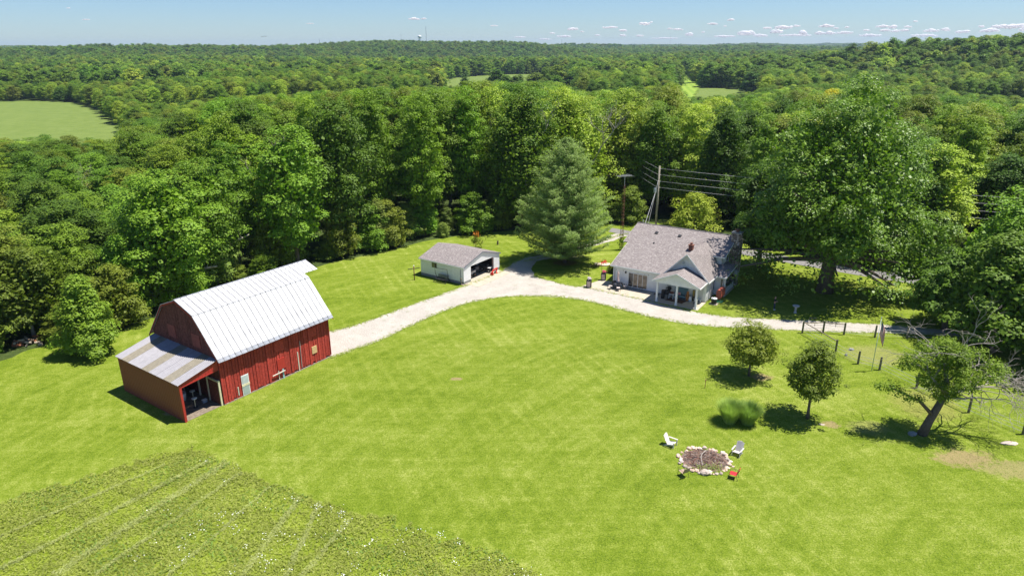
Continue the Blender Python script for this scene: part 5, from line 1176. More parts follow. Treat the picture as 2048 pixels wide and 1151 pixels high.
# stone chimney: a mortared core with separate facing stones
CX0, CX1, CY0, CY1, CZ = 13.05, 14.28, 8.5, 9.5, 7.25
m = MB(); m.box(CX0 + .05, CX1 - .05, CY0 + .05, CY1, -.1, CZ); ch_ = m.build('chimney', basic('grey_mortar', (.07,.06,.055), .95, .3, 6), hs)
crn = random.Random(8); z = 0.0; base_st = []
for k in range(5):
    m = MB(); m.ball((0, 0, 0), 1, 9, 5, 0, .16, (1, 1, 1), crn); base_st.append(m.build('stone', M_CHSTONE, ch_).data)
for o in list(ch_.children): bpy.data.objects.remove(o)
while z < CZ - .05:
    hh = crn.uniform(.22, .34)
    for (ax, f0, f1, fix) in (('x', CX0, CX1, CY0), ('y', CY0, CY1, CX1), ('y', CY0, CY1, CX0)):
        q = f0
        while q < f1 - .06:
            w = min(crn.uniform(.26, .46), f1 - q); o = link_mesh('stone', crn.choice(base_st), ch_); c = q + w / 2
            o.location = (c, fix + .03, z + hh / 2) if ax == 'x' else (fix + (-.03 if fix == CX1 else .03), c, z + hh / 2)
            o.scale = (w * .50, .09, hh * .50) if ax == 'x' else (.09, w * .50, hh * .50); q += w
    z += hh
m = MB(); m.box(CX0 - .06, CX1 + .06, CY0 - .06, CY1 + .06, CZ, CZ + .13); m.build('chimney_cap', M_FOUND, ch_)
m = MB(); m.lathe((CX0 + CX1) / 2, (CY0 + CY1) / 2, [(.17, CZ + .131), (.18, CZ + .36)], 10); m.build('flue', M_BRICK, ch_); m = MB(); m.lathe((CX0 + CX1) / 2, (CY0 + CY1) / 2, [(.34, CZ + .42), (.32, CZ + .50), (.1, CZ + .53)], 12); m.build('rain_cap', M_IRON, ch_)
m = MB(); m.box(13.002, 13.05, 7.2, 8.0, 3.55, 4.75); wv = m.build('gable_window', M_TRIM, hs)
for a, b in ((7.27, 7.58), (7.62, 7.93)): m = MB(); m.box(13.051, 13.057, a, b, 3.65, 4.66); m.build('pane', glassmat('gable_glass%d' % int(a * 10), (.10,.12,.06)), wv)
def hw(x, y, z=.06): return (13.81 + x * math.cos(HA) - y * math.sin(HA), 88.31 + x * math.sin(HA) + y * math.cos(HA), z)
t = thing('satellite_dish', 'small grey satellite dish beside the stone chimney', 'satellite dish', hw(14.3, 7.7, 2.15), HA)
m = MB(); m.lathe(0, 0, [(.02, 0), (.25, .03), (.42, .12), (.43, .13), (.02, .02)], 16); o = m.build('dish', M_GREY, t, True); o.rotation_euler = (R(60), 0, R(20)); m = MB(); m.path([(0, 0, 0), (-.25, .25, -.3)], .03, 6); m.build('bracket', M_BLACK, t)
# patio
m = MB(); PP = [(-3.3, -3.05), (-2.2, .75), (-.05, 1.3), (-.05, -.031), (6.98, -.031), (6.98, -3.28), (3, -3.2)]
m.prism([(a, b, -.05) for a, b in PP], (0, 0, .11)); o = m.build('patio', M_CONC); o.location = hs.location; o.rotation_euler = hs.rotation_euler; tag(o, kind='structure')
def lantern(loc, label, fl):
    t = thing('lantern', label, 'lantern', loc, HA + .3); m = MB(); m.box(-.32, .32, -.32, .32, 0, .08); m.box(-.34, .34, -.34, .34, .92, 1.0); m.box(-.2, .2, -.2, .2, 1.0, 1.10); m.build('lantern_body', M_BLACK, t)
    for sx in (-1, 1):
        for sy in (-1, 1): m = MB(); m.box(sx * .28 - .035, sx * .28 + .035, sy * .28 - .035, sy * .28 + .035, .08, .92); m.build('corner_bar', M_BLACK, t)
    m = MB(); m.box(-.25, .25, -.25, .25, .08, .9); m.build('pale_core', M((.62,.48,.40)), t)
    rr = np.random.default_rng(4); p = rr.normal(size=(60, 3)) * np.array([.15, .15, .08]) + np.array([0, 0, 1.28]); link_mesh('flowers', quad_mesh('flowers', leaf_quads(p, unit(rr.normal(size=p.shape) + np.array([0, 0, .8])), .15, rr, .9), fl), t)
lantern(hw(-2.25, -2.75), 'black wooden lantern topped with pale flowers at the near patio corner', M_PALEFL); lantern(hw(-1.9, 1.0), 'black wooden lantern topped with pink flowers at the back patio corner', M_PINK)
def crook(loc, label, H, fl):
    t = thing('shepherd_hook', label, 'garden hook', loc, 0); m = MB(); m.path([(0, 0, 0), (0, 0, H * .9), (.1, 0, H), (.28, 0, H * .96), (.3, 0, H * .88)], .022, 6); m.path([(-.15, 0, .3), (.15, 0, .3)], .02, 5); m.build('pole', M_BLACK, t)
    if fl: rr = np.random.default_rng(6); p = rr.normal(size=(70, 3)) * np.array([.2, .2, .13]) + np.array([.25, 0, H * .86]); link_mesh('hanging_flowers', quad_mesh('hanging_flowers', leaf_quads(p, unit(rr.normal(size=p.shape)), .14, rr, .9), fl), t)
crook(hw(-2.35, 1.3, 0), 'black hook with a hanging basket of red flowers behind the back patio lantern', 3.0, M_REDFL); crook(hw(-2.6, -2.3, 0), 'bare black garden hook rising behind the near patio lantern', 2.9, None)
t = thing('flower_bed', 'pale timber flower bed with red flowers on the lawn beyond the patio', 'raised bed', (13.55, 97.2, 0), -.1)
for k in range(7): m = MB(); m.box(-1.15 + k * .33, -.86 + k * .33, -.65, .65, .10, .16); m.build('plank', basic('pale_pallet_board', (.62,.52,.42), .8, .15) if k == 0 else bpy.data.materials['pale_pallet_board'], t)
rr = np.random.default_rng(9); p = rr.normal(size=(50, 3)) * np.array([.5, .3, .08]) + np.array([.3, .1, .35]); link_mesh('red_flowers', quad_mesh('red_flowers', leaf_quads(p, unit(rr.normal(size=p.shape) + np.array([0, 0, .8])), .16, rr, .9), M_REDFL), t)
p = rr.normal(size=(160, 3)) * np.array([.5, .3, .14]) + np.array([-1.2, -.9, .25]); link_mesh('dry_plants', quad_mesh('dry_plants', leaf_quads(p, unit(rr.normal(size=p.shape)), .18, rr, .5), LEAF['brown']), t)
put_tree('bushy', 1, 14.3, 93.7, 1.3, .75, 'little dark round bush at the left gable end of the house', None, 'small_bush', 'bush')
# patio set
t = thing('patio_table', 'round dark glass patio table in front of the white house wall', 'table', hw(1.25, -1.2), HA)
m = MB(); m.lathe(0, 0, [(.02, .70), (.66, .70), (.68, .72), (.66, .74), (.02, .74)], 20); m.build('tabletop', M((.05,.05,.06), .2), t)
for k in range(4): a = k * 1.571 + .6; m = MB(); m.path([(.1 * math.cos(a), .1 * math.sin(a), .7), (.5 * math.cos(a), .5 * math.sin(a), 0)], .025, 6); m.build('leg', M_BLACK, t)
t = thing('patio_umbrella', 'closed pale pink parasol standing through the patio table', 'parasol', hw(1.2, -1.0), HA)
m = MB(); m.path([(0, 0, 0), (0, 0, 2.45)], .025, 8); m.build('pole', M_WHITE, t); m = MB(); m.lathe(0, 0, [(.05, .95), (.19, 1.0), (.15, 1.25), (.11, 1.6), (.13, 2.1), (.07, 2.3), (.03, 2.45)], 9); m.build('canopy', basic('faded_pink_canvas', (.62,.46,.42), .8, .12), t)
for i, (xx, yy, rz, lab) in enumerate(((.55, -1.9, 2.7, 'cushioned black patio chair nearest the driveway'), (1.75, -2.0, -2.7, 'cushioned black patio chair at the right front of the table'), (.35, -.7, .9, 'black patio chair at the left back of the table'), (2.15, -.8, -.9, 'black patio chair between table and house wall'))):
    t = thing('patio_chair', lab, 'chair', hw(xx, yy), HA + rz, 'chairs around the patio table')
    m = MB(); m.box(-.24, .24, -.24, .24, .40, .48); m.build('cushion', M((.58,.50,.46)), t, bevel=.03); m = MB(); m.path([(-.26, -.26, 0), (-.26, -.26, .62), (-.26, .24, .62), (-.26, .30, 0)], .02, 5); m.path([(.26, -.26, 0), (.26, -.26, .62), (.26, .24, .62), (.26, .30, 0)], .02, 5); m.build('frame', M_BLACK, t)['kind'] = 'stuff'
    m = MB(); m.prism([(-.25, -.27, .45), (.25, -.27, .45), (.25, -.42, .95), (-.25, -.42, .95)], (0, -.04, 0)); m.build('backrest', M_BLACK, t)
# porch things
t = thing('smoker', 'black barrel smoker grill at the left end of the front porch', 'grill', hw(7.95, -1.5), HA)
m = MB(); m.path([(-.1, .25, .85), (.5, .25, .85)], .30, 14); m.build('barrel', M_BLACK, t, True); m = MB(); m.box(-.35, .0, -.2, .25, .0, 1.15); m.build('firebox', M_BLACK, t, bevel=.04)
for a, b in ((0, .1), (.45, .1), (0, .4), (.45, .4)): m = MB(); m.path([(a, b, 0), (a, b, .6)], .025, 5); m.build('leg', M_BLACK, t)
m = MB(); m.path([(.1, .3, 1.1), (.1, .3, 1.5)], .05, 8); m.build('stack', M_BLACK, t)
t = thing('kettle_grill', 'round black kettle grill with raised lid beside the smoker on the porch', 'grill', hw(8.2, -.7), HA)
m = MB(); m.ball((0, 0, .85), .30, 14, 8, 0, 0, (1, 1, .8)); m.build('bowl', M_BLACK, t, True); m = MB(); m.lathe(0, 0, [(.3, -.02), (.28, .1), (.15, .2), (.02, .23)], 14); o = m.build('lid', M_BLACK, t, True); o.location = (0, .25, 1.15); o.rotation_euler = (R(-70), 0, 0)
for k in range(3): a = k * 2.09; m = MB(); m.path([(.15 * math.cos(a), .15 * math.sin(a), .65), (.3 * math.cos(a), .3 * math.sin(a), 0)], .02, 5); m.build('leg', M_GREY, t)
t = thing('porch_table', 'small white table with a brown basket on top on the porch', 'table', hw(8.75, -.95), HA)
m = MB(); m.box(-.35, .35, -.28, .28, .62, .68); m.build('tabletop', M_WHITE, t)
for a in (-.28, .28):
    for b in (-.22, .22): m = MB(); m.box(a - .03, a + .03, b - .03, b + .03, 0, .62); m.build('leg', M_WHITE, t)
m = MB(); m.lathe(0, 0, [(.22, 0), (.30, .14), (.26, .16), (.05, .12)], 12); o = m.build('basket', M((.20,.08,.06)), None); o.location = hw(8.75, -.9, .74); tag(o, 'dark red-brown bowl basket resting on the small white porch table', 'basket')
t = thing('porch_bench', 'high backed blue-grey bench seat against the porch wall', 'bench', hw(9.75, -.35), HA)
m = MB(); m.box(-.85, .85, -.45, .15, .28, .50); m.build('seat', M_TEAL, t, bevel=.04); m = MB(); m.box(-.85, .85, .15, .28, .3, 1.45); m.build('backrest', M_TEAL, t, bevel=.04)
for s in (-.85, .75): m = MB(); m.box(s, s + .1, -.45, .15, .0, .75); m.build('armrest', M_TEAL, t, bevel=.02)
t = thing('cushion', 'small red and white patterned cushion on the blue-grey bench', 'cushion', hw(9.6, -.45, .56), HA); m = MB(); m.box(-.18, .18, -.06, .06, 0, .34); m.build('cover', M((.60,.35,.38)), t, bevel=.05); m = MB(); m.box(-.03, .03, -.07, -.061, .02, .32); m.build('stripe', M((.55,.04,.06)), t)
# carved wooden bear: one continuous standing body
t = thing('wood_carving', 'upright orange-brown carved wooden animal figure at the end of the bench', 'wood carving', hw(10.75, -.6), HA)
m = MB(); m.lathe(0, 0, [(.20, 0), (.26, .12), (.24, .45), (.20, .70), (.13, .86), (.16, .98), (.14, 1.12), (.04, 1.22)], 14); m.ball((0, -.15, 1.0), .07, 8, 5, 0, 0, (1, 1.2, .8)); m.ball((-.1, 0, 1.2), .045, 6, 4); m.ball((.1, 0, 1.2), .045, 6, 4)
m.path([(-.19, -.05, .8), (-.24, -.18, .6), (-.12, -.27, .55)], [.07, .06, .05], 6); m.path([(.19, -.05, .8), (.24, -.18, .6), (.12, -.27, .55)], [.07, .06, .05], 6); m.build('figure', basic('varnished_orange_wood', (.38,.14,.03), .5, .5, 5), t, True)
t = thing('milk_can', 'white lidded bin standing on the porch floor', 'bin', hw(11.15, -.75), HA); m = MB(); m.lathe(0, 0, [(.19, 0), (.20, .42), (.13, .55)], 14); m.build('bin_body', M_WHITE, t, True); m = MB(); m.lathe(0, 0, [(.14, .551), (.17, .58), (.15, .64)], 12); m.build('lid', M_WHITE, t)
t = thing('tall_sign', 'narrow upright dark board with a gold panel leaning on the porch wall', 'porch board', hw(11.42, -.25), HA); m = MB(); m.box(-.15, .15, -.05, .03, 0, 1.45); m.build('board', M((.08,.06,.04)), t); m = MB(); m.box(-.10, .10, -.06, -.051, .62, 1.38); m.build('face', basic('gold_lettered_face', (.32,.24,.06), .6, .6, 14), t)
t = thing('step_stool', 'low white slatted bench below the front door', 'bench', hw(12.0, -.35), HA)
for k in range(3): m = MB(); m.box(-.45, .45, -.16 + k * .12, -.07 + k * .12, .34, .37); m.build('slat', M_WHITE, t)
for s in (-.4, .36): m = MB(); m.box(s, s + .04, -.16, .16, 0, .34); m.build('leg', M_WHITE, t)
def flat(name, poly, z, mat, label, cat, loc=None): m = MB(); m.prism([(a, b, 0) for a, b in poly], (0, 0, .02)); o = m.build(name, mat); o.location = hw(0, 0, z); o.rotation_euler = (0, 0, HA); tag(o, label, cat); return o
flat('porch_rug', [(8.25, -1.95), (10.55, -2.1), (10.8, -.85), (8.5, -.7)], .065, M_RUG, 'dark brown rug lying on the porch floor before the bench', 'rug')
flat('door_mat', [(11.7, -1.35), (12.35, -1.35), (12.35, -.85), (11.7, -.85)], .065, M_BLACK, 'small dark mat before the front door at the right end of the porch', 'mat')
flat('door_mat', [(6.2, -.7), (6.9, -.7), (6.9, -.25), (6.2, -.25)], .065, M_BLACK, 'small dark mat on the patio just left of the porch', 'mat')
# oil tank, air unit, hose
t = thing('oil_tank', 'rust-red upright oval oil tank beside the right wall of the house', 'tank', hw(14.15, 2.1, 0), HA)
m = MB(); pr_ = [(.34 * math.cos(a), .95 + (.28 if math.sin(a) > 0 else -.28) + .34 * math.sin(a)) for a in [2 * math.pi * k / 20 for k in range(20)]]
m.prism([(a, -.85, b) for a, b in pr_], (0, 1.7, 0)); m.build('tank_body', M_TANK, t, bevel=.04)
for a in (-.22, .22):
    for b in (-.6, .6): m = MB(); m.path([(a, b, 0), (a, b, .45)], .025, 5); m.build('leg', M_TANK, t)
m = MB(); m.path([(0, .2, 1.56), (0, .2, 1.72)], .04, 8); m.build('filler_cap', M_IRON, t)
t = thing('air_unit', 'round black air conditioning unit with white top on a small slab', 'air conditioner', hw(13.95, .15, 0), HA)
m = MB(); m.box(-.5, .5, -.45, .45, 0, .07); m.build('pad', M_CONC, t); m = MB(); m.lathe(0, 0, [(.34, .07), (.35, .72)], 18); m.build('casing', M_BLACK, t); m = MB(); m.lathe(0, 0, [(.38, .72), (.38, .78), (.3, .82), (.24, .80)], 18); m.build('top_grille', M_WHITE, t)
m = MB(); m.path([(.32 * math.cos(k * .5) * (1 + .01 * k), .32 * math.sin(k * .5), .03 + .006 * k) for k in range(40)], .025, 5); o = m.build('garden_hose', M_HOSE, None, True); o.location = hw(14.4, .95, .02); tag(o, 'coiled green garden hose on the ground under the oil tank', 'hose')

# ================================================================== MAST, POLE AND WIRES
t = thing('antenna_tower', 'rusty red lattice antenna mast beside the house with aerial on top', 'antenna tower', (17.5, 105, 0), .4)
TW = 10.4
def tw_(z): return .30 - .10 * z / TW
for k in range(3):
    a = k * 2.094; m = MB(); m.path([(tw_(0) * math.cos(a), tw_(0) * math.sin(a), 0), (tw_(TW) * math.cos(a), tw_(TW) * math.sin(a), TW)], .030, 6); m.build('leg', M_IRON, t)
for j in range(19):
    z = .4 + j * .54; m = MB()
    for k in range(3):
        a, b = k * 2.094, (k + 1) * 2.094; r = tw_(z); r2 = tw_(z + .5); m.path([(r * math.cos(a), r * math.sin(a), z), (r * math.cos(b), r * math.sin(b), z)], .020, 4); m.path([(r * math.cos(a), r * math.sin(a), z), (r2 * math.cos(b), r2 * math.sin(b), z + .5)], .013, 4)
    m.build('bracing', M_IRON, t)
m = MB(); m.path([(0, 0, TW - .3), (0, 0, 12.0)], .045, 8); m.build('mast', M_GREY, t)
m = MB(); m.path([(-1.3, 0, 11.9), (1.3, 0, 11.9)], .028, 6); an = m.build('aerial_boom', M_GREY, t)
for k in range(12): xx = -1.2 + k * .22; l = .55 + .45 * (k / 11); m = MB(); m.path([(xx - .15, -l, 11.9 + .03), (xx, 0, 11.93), (xx - .15, l, 11.96)], .014, 4); m.build('aerial_rod', M_GREY, an)
t2 = thing('mast_vine', 'green vine climbing the foot of the rusty antenna mast', 'vine', (17.5, 105, 0)); rr = np.random.default_rng(31); p = rr.normal(size=(260, 3)) * np.array([.25, .25, .9]) + np.array([0, 0, 1.2]); p[:, 2] = np.clip(p[:, 2], .05, 4); link_mesh('foliage', quad_mesh('foliage', leaf_quads(p, unit(rr.normal(size=p.shape)), .22, rr), LEAF['mid']), t2)
PX_, PY_ = 24.95, 115.0
t = thing('utility_pole', 'tall weathered wooden utility pole standing behind the house', 'utility pole', (PX_, PY_, 0))
m = MB(); m.path([(0, 0, -.2), (0, 0, 11.75)], [.20, .14], 10); m.build('pole', basic('pale_grey_pole_wood', (.30,.27,.21), .85, .25, 6), t, True)
WZ = [11.3, 10.25, 9.15, 8.1]
for z in WZ: m = MB(); m.lathe(.2, 0, [(.04, z - .08), (.08, z), (.04, z + .08)], 8); m.build('insulator', M_GREY, t)
m = MB(); m.lathe(-.5, 0, [(.2, 7.2), (.24, 7.25), (.24, 7.95), (.18, 8.02)], 14); m.path([(-.3, 0, 7.6), (0, 0, 7.6)], .05, 5); tf = m.build('transformer', M((.50,.54,.58)), t); m = MB(); m.path([(-.5, 0, 8.02), (-.5, 0, 8.25)], .05, 8); m.build('bushing', M_GREY, tf)
def wire(label, a, b, sag, r=.022):
    m = MB(); a = Vector(a); b = Vector(b); pts = []
    for k in range(13): q = k / 12; p = a.lerp(b, q) - a; pts.append((p.x, p.y, p.z - 4 * sag * q * (1 - q)))
    m.path(pts, r, 4); o = m.build('overhead_wire', M_WIRE, None, True); o.location = a; tag(o, label, 'wire', 'overhead wires'); return o
M_WIRE = basic('pale_wire', (.45,.45,.46), .5, .05)
ORD = ['topmost', 'second highest', 'third', 'lowest']
for k, z in enumerate(WZ):
    wire('%s of the four wires running right from the utility pole past the huge tree' % ORD[k], (PX_ + .2, PY_, z), (99.0, 80.0, z + .3), .9)
    wire('%s of the four wires running left from the utility pole into the woods' % ORD[k], (PX_ - .1, PY_, z), (22.2, 158.0, z + .2), .5, .018)
wire('service cable slanting down left from the transformer to the ground', (PX_ - .45, PY_ - .1, 7.3), (20.9, 108.5, .1), .0, .05)
wire('thin guy cable slanting down beside the thicker service cable', (PX_ - .1, PY_ - .1, 9.4), (22.0, 109.5, .1), .0, .03)
t = thing('dark_pole', 'distant wooden pole with crossarm at the roadside behind the trees', 'utility pole', (99, 80, 0)); m = MB(); m.path([(0, 0, 0), (0, 0, 12)], .16, 8); m.build('pole', M_WOOD, t)

# ================================================================== YARD OBJECTS
# fences
def fence(label, posts, rails, wires=True, hs_=1.45, skip=0):
    p0 = posts[0]; t = thing('fence', label, 'fence', (p0[0], p0[1], 0))
    for (x, y) in posts[skip:]: m = MB(); m.path([(0, 0, -.1), (0, 0, hs_)], [.115, .10], 7); o = m.build('post', M_WOODG, t); o.location = (x - p0[0], y - p0[1], 0)
    for (i, j, za, zb) in rails: a, b = posts[i], posts[j]; m = MB(); m.path([(a[0] - p0[0], a[1] - p0[1], za), (b[0] - p0[0], b[1] - p0[1], zb)], .055, 6); m.path([((a[0] + b[0]) / 2 - p0[0] + .1, (a[1] + b[1]) / 2 - p0[1], za - .02), ((a[0] + b[0]) / 2 - p0[0] + .1, (a[1] + b[1]) / 2 - p0[1], za - .42)], .03, 5); m.build('rail', M_WOOD, t)
    if wires:
        for z in (.25, .6, .95): m = MB(); m.path([(a[0] - p0[0], a[1] - p0[1], z) for a in posts], .014, 4); m.build('fence_wire', M_GREY, t)
fence('post and rail pasture fence along the far driveway edge by the flagpole', [(33.0, 71.4), (35.4, 71.5), (37.5, 70.9), (40.6, 70.1), (44.0, 69.8), (48.5, 69.2), (54, 68.4)], [(0, 1, 1.25, 1.25), (1, 2, 1.25, 1.25)])
fence('pasture fence line running down from the driveway corner to the right edge', [(33.15, 71.2), (34.5, 66.3), (35.5, 63.4), (37.0, 62.0), (38.6, 58.2), (40.6, 53.5), (42.9, 49.9), (45.2, 45.5)], [(0, 1, 1.3, 1.25), (4, 5, 1.2, 1.35)], skip=1)
# flagpole and flag
t = thing('flagpole', 'slim pale metal flagpole in the pasture corner', 'flagpole', (36.1, 61.8, 0)); m = MB(); m.path([(0, 0, 0), (0, 0, 5.75)], [.045, .025], 8); m.build('pole', M((.55,.62,.60), .4), t, True); m = MB(); m.ball((0, 0, 5.8), .06, 8, 5); m.build('finial', M_GREY, t, True)
t = thing('flag', 'limp red, white and blue flag with stars and stripes hanging on the pole', 'flag', (36.1, 61.8, 5.55), -.3); t.scale = (1.35, 1.35, 1.35)
M_FR, M_FW, M_FB = M((.52,.03,.05), .8), M((.80,.78,.78), .8), M((.03,.05,.20), .8)
def fp(u, v):   # u across fly 0..1, v down the hoist 0..1; hangs in folds
    return (.05 + .34 * u + .03 * math.sin(v * 3), .10 * math.sin(u * 9 + v * 2) * u, -.05 - v * 1.05 - .95 * u * (.75 + .25 * v))
for k in range(13):
    m = MB(); n = 12; u0 = .40 if k < 7 else 0.
    vs = []
    for i in range(n + 1):
        u = u0 + (1 - u0) * i / n; a = fp(u, k / 13.); b = fp(u, (k + 1) / 13.); vs += [a, b]
    m.add(vs, [(2*i, 2*i+1, 2*i+3, 2*i+2) for i in range(n)]); m.build('stripe', M_FW if k % 2 else M_FR, t)
m = MB(); vs = []
for i in range(9):
    for j in range(8): vs.append(fp(.40 * i / 8, j / 7 * 7 / 13.))
m.add(vs, [(i*8+j, i*8+j+1, (i+1)*8+j+1, (i+1)*8+j) for i in range(8) for j in range(7)]); m.build('canton', M_FB, t)
m = MB()
for i in range(5):
    for j in range(4):
        c = Vector(fp(.05 + .075 * i, .05 + .12 * j)) + Vector((0, -.012, 0)); s5 = [(c.x + (.022 if q % 2 == 0 else .009) * math.sin(q * math.pi / 5), c.y, c.z + (.022 if q % 2 == 0 else .009) * math.cos(q * math.pi / 5)) for q in range(10)]; m.add(s5, [tuple(range(10))])
m.build('stars', M_FW, t)['kind'] = 'stuff'
# fire pit
PC = (15.15, 46.25)
t = thing('fire_pit', 'round stone-ringed fire pit heaped with dry brush on the lawn', 'fire pit', (PC[0], PC[1], 0))
fr = random.Random(17); bs = []
for k in range(6): m = MB(); m.ball((0, 0, 0), 1, 8, 5, 0, .22, (1, 1, 1), fr); bs.append(m.build('stone', M_STONE, t).data)
for o in list(t.children): bpy.data.objects.remove(o)
for k in range(38):
    a = 2 * math.pi * k / 38 + fr.uniform(-.06, .06); q = fr.uniform(.88, 1.10); s = fr.uniform(.09, .21) * (1.9 if 26 < k < 29 else 1); o = link_mesh('stone', fr.choice(bs), t)
    o.location = (2.05 * q * math.cos(a), 1.75 * q * math.sin(a), s * .35); o.scale = (s * fr.uniform(1, 1.5), s, s * fr.uniform(.38, .75)); o.rotation_euler = (fr.uniform(-.2, .2), fr.uniform(-.2, .2), fr.uniform(0, 3))
m = MB(); m.prism([(1.85 * math.cos(k * .26), 1.55 * math.sin(k * .26), .0) for k in range(24)], (0, 0, .04)); m.build('ash_bed', basic('brown_mulch', (.17,.115,.09), .95, .45, 8), t)
m = MB()
for k in range(420):
    a = fr.uniform(0, 6.28); q = math.sqrt(fr.random()) * .92; x, y = 1.8 * q * math.cos(a), 1.5 * q * math.sin(a); z = .05 + .30 * (1 - q) * fr.random() + .05; b = fr.uniform(0, 6.28); l = fr.uniform(.12, .45)
    m.path([(x, y, z), (x + l * math.cos(b), y + l * math.sin(b), z + fr.uniform(-.08, .14))], fr.uniform(.008, .02), 3, fr.randrange(3))
o = m.build('brushwood', [basic('twig_brown', (.20,.13,.10), .9, .3), basic('twig_grey', (.34,.29,.26), .9, .3), basic('twig_red', (.24,.12,.08), .9, .3)], t); o['kind'] = 'stuff'
m = MB(); m.path([(.35, .95, .35), (-.1, .4, .42), (-.35, -.1, .40), (-.40, -.9, .2)], [.03, .035, .035, .03], 5); m.build('branch', DEADWOOD, t)
for (a, b) in (((-1.4, .1), (-.5, .15)), ((.6, .3), (.9, -.4)), ((-1.0, -.4), (-.5, .0))): m = MB(); m.path([(a[0], a[1], .22), (b[0], b[1], .3)], .028, 5); m.build('branch', M_IRON, t)
# chairs
def adirondack(loc, rz, mat, label):
    t = thing('adirondack_chair', label, 'chair', (loc[0], loc[1], 0), rz, 'adirondack chairs by the fire pit')
    for k in range(5):   # seat slats run along x
        y = -.28 + k * .115; m = MB(); m.prism([(-.26, y, .36 - .035 * k), (.26, y, .36 - .035 * k), (.26, y + .10, .345 - .035 * k), (-.26, y + .10, .345 - .035 * k)], (0, 0, -.025)); m.build('seat_slat', mat, t)
    for k in range(5):
        x = -.23 + k * .115; tp = .98 - .02 * abs(k - 2) ** 2; m = MB(); m.prism([(x - .052, .26, .20), (x + .052, .26, .20), (x + .056, .62, tp), (x - .056, .62, tp)], (0, .022, .0)); m.build('back_slat', mat, t)
    for s in (-1, 1):
        m = MB(); m.box(s * .34 - .055, s * .34 + .055, -.36, .42, .54, .565); m.build('armrest', mat, t); m = MB(); m.box(s * .31 - .02, s * .31 + .02, -.34, -.26, 0, .54); m.build('front_leg', mat, t)
        m = MB(); m.prism([(s * .28 - .02, -.30, .36), (s * .28 - .02, .30, .22), (s * .28 - .02, .62, .0), (s * .28 - .02, .50, .0), (s * .28 - .02, -.30, .26)], (.04, 0, 0)); m.build('rear_leg', mat, t)
adirondack((13.02, 48.39), R(52), M_BEIGE, 'pale beige adirondack chair left of the fire pit facing the ring'); adirondack((17.97, 47.04), R(-38), M_BEIGE2, 'greyer adirondack chair on the right behind the fire pit')
def sling(loc, rz, mat, label):
    t = thing('sling_chair', label, 'chair', (loc[0], loc[1], 0), rz, 'sling chairs by the fire pit')
    m = MB(); m.prism([(-.25, -.25, .42), (.25, -.25, .42), (.25, .22, .39), (-.25, .22, .39)], (0, 0, .02)); m.build('seat', mat, t); m = MB(); m.prism([(-.25, .23, .42), (.25, .23, .42), (.25, .42, .92), (-.25, .42, .92)], (0, .02, 0)); m.build('backrest', mat, t)
    for s in (-1, 1):
        m = MB(); m.path([(s * .28, -.28, 0), (s * .28, -.26, .60), (s * .28, .1, .62), (s * .28, .30, .60)], .016, 6); m.build('arm_frame', M_BLACK, t); m = MB(); m.path([(s * .26, .38, 0), (s * .26, .24, .42), (s * .26, .44, .95)], .016, 6); m.build('back_frame', M_BLACK, t)
sling((12.98, 44.25), R(-155), M_CANV, 'tan sling chair seen from behind in front of the fire pit'); sling((16.71, 43.96), R(-118), M_REDF, 'bright red sling chair in front of the fire pit on the right')
# stake, bird bath, loose stones
t = thing('survey_stake', 'short orange-brown stake in the grass left of the round young tree', 'stake', (18.4, 58.3, 0)); m = MB(); m.path([(0, 0, 0), (.02, 0, .85)], .03, 5); m.build('stake', M((.30,.13,.07)), t); m = MB(); m.box(-.04, .06, -.04, .04, .85, .92); m.build('cap', M((.35,.15,.1)), t)
t = thing('bird_bath', 'pale grey stone bird bath in the shade of the huge tree', 'bird bath', (34.63, 77.6, 0)); m = MB(); m.lathe(0, 0, [(.2, 0), (.2, .06), (.13, .12), (.12, .35), (.15, .5), (.11, .75)], 14); m.build('pedestal', M((.55,.52,.50)), t, True)
m = MB(); m.lathe(0, 0, [(.11, .75), (.34, .84), (.43, .96), (.40, .97), (.30, .88), (.02, .86)], 18); m.build('basin', M((.55,.52,.50)), t, True)
for (loc, s, lab) in (((40.8, 48.5), (.75, .3, .1), 'flat pale rock in the grass near the right frame edge'), ((36.4, 66.8), (.3, .2, .16), 'dark little stone in the pasture grass left of the flagpole'), ((35.2, 65.4), (.14, .14, .2), 'small white stone beside the dark one in the pasture'), ((26.7, 51.6), (.3, .14, .05), 'small tan stone right of the upright young tree'), ((33.6, 49.9), (.38, .3, .22), 'grey boulder at the foot of the leaning half-bare tree')):
    m = MB(); m.ball((0, 0, 0), 1, 10, 6, 0, .15, s); o = m.build('rock', M_STONE if 'grey' not in lab and 'dark' not in lab else M_FOUND, None); o.location = (loc[0], loc[1], s[2] * .4); tag(o, lab, 'rock')
for i, xx in enumerate((0, .42)):
    m = MB(); m.path([(-.16, 0, 0), (-.14, 0, .22), (0, 0, .32), (.14, 0, .22), (.16, 0, 0)], .022, 5); o = m.build('garden_hoop', M((.45,.36,.28)), None); o.location = (35.6 + xx * 1.1, 75.4 - .1 * i, 0); tag(o, ['left little arched garden hoop in shade near the bird bath', 'right little arched garden hoop nearer the driveway fence'][i], 'hoop')
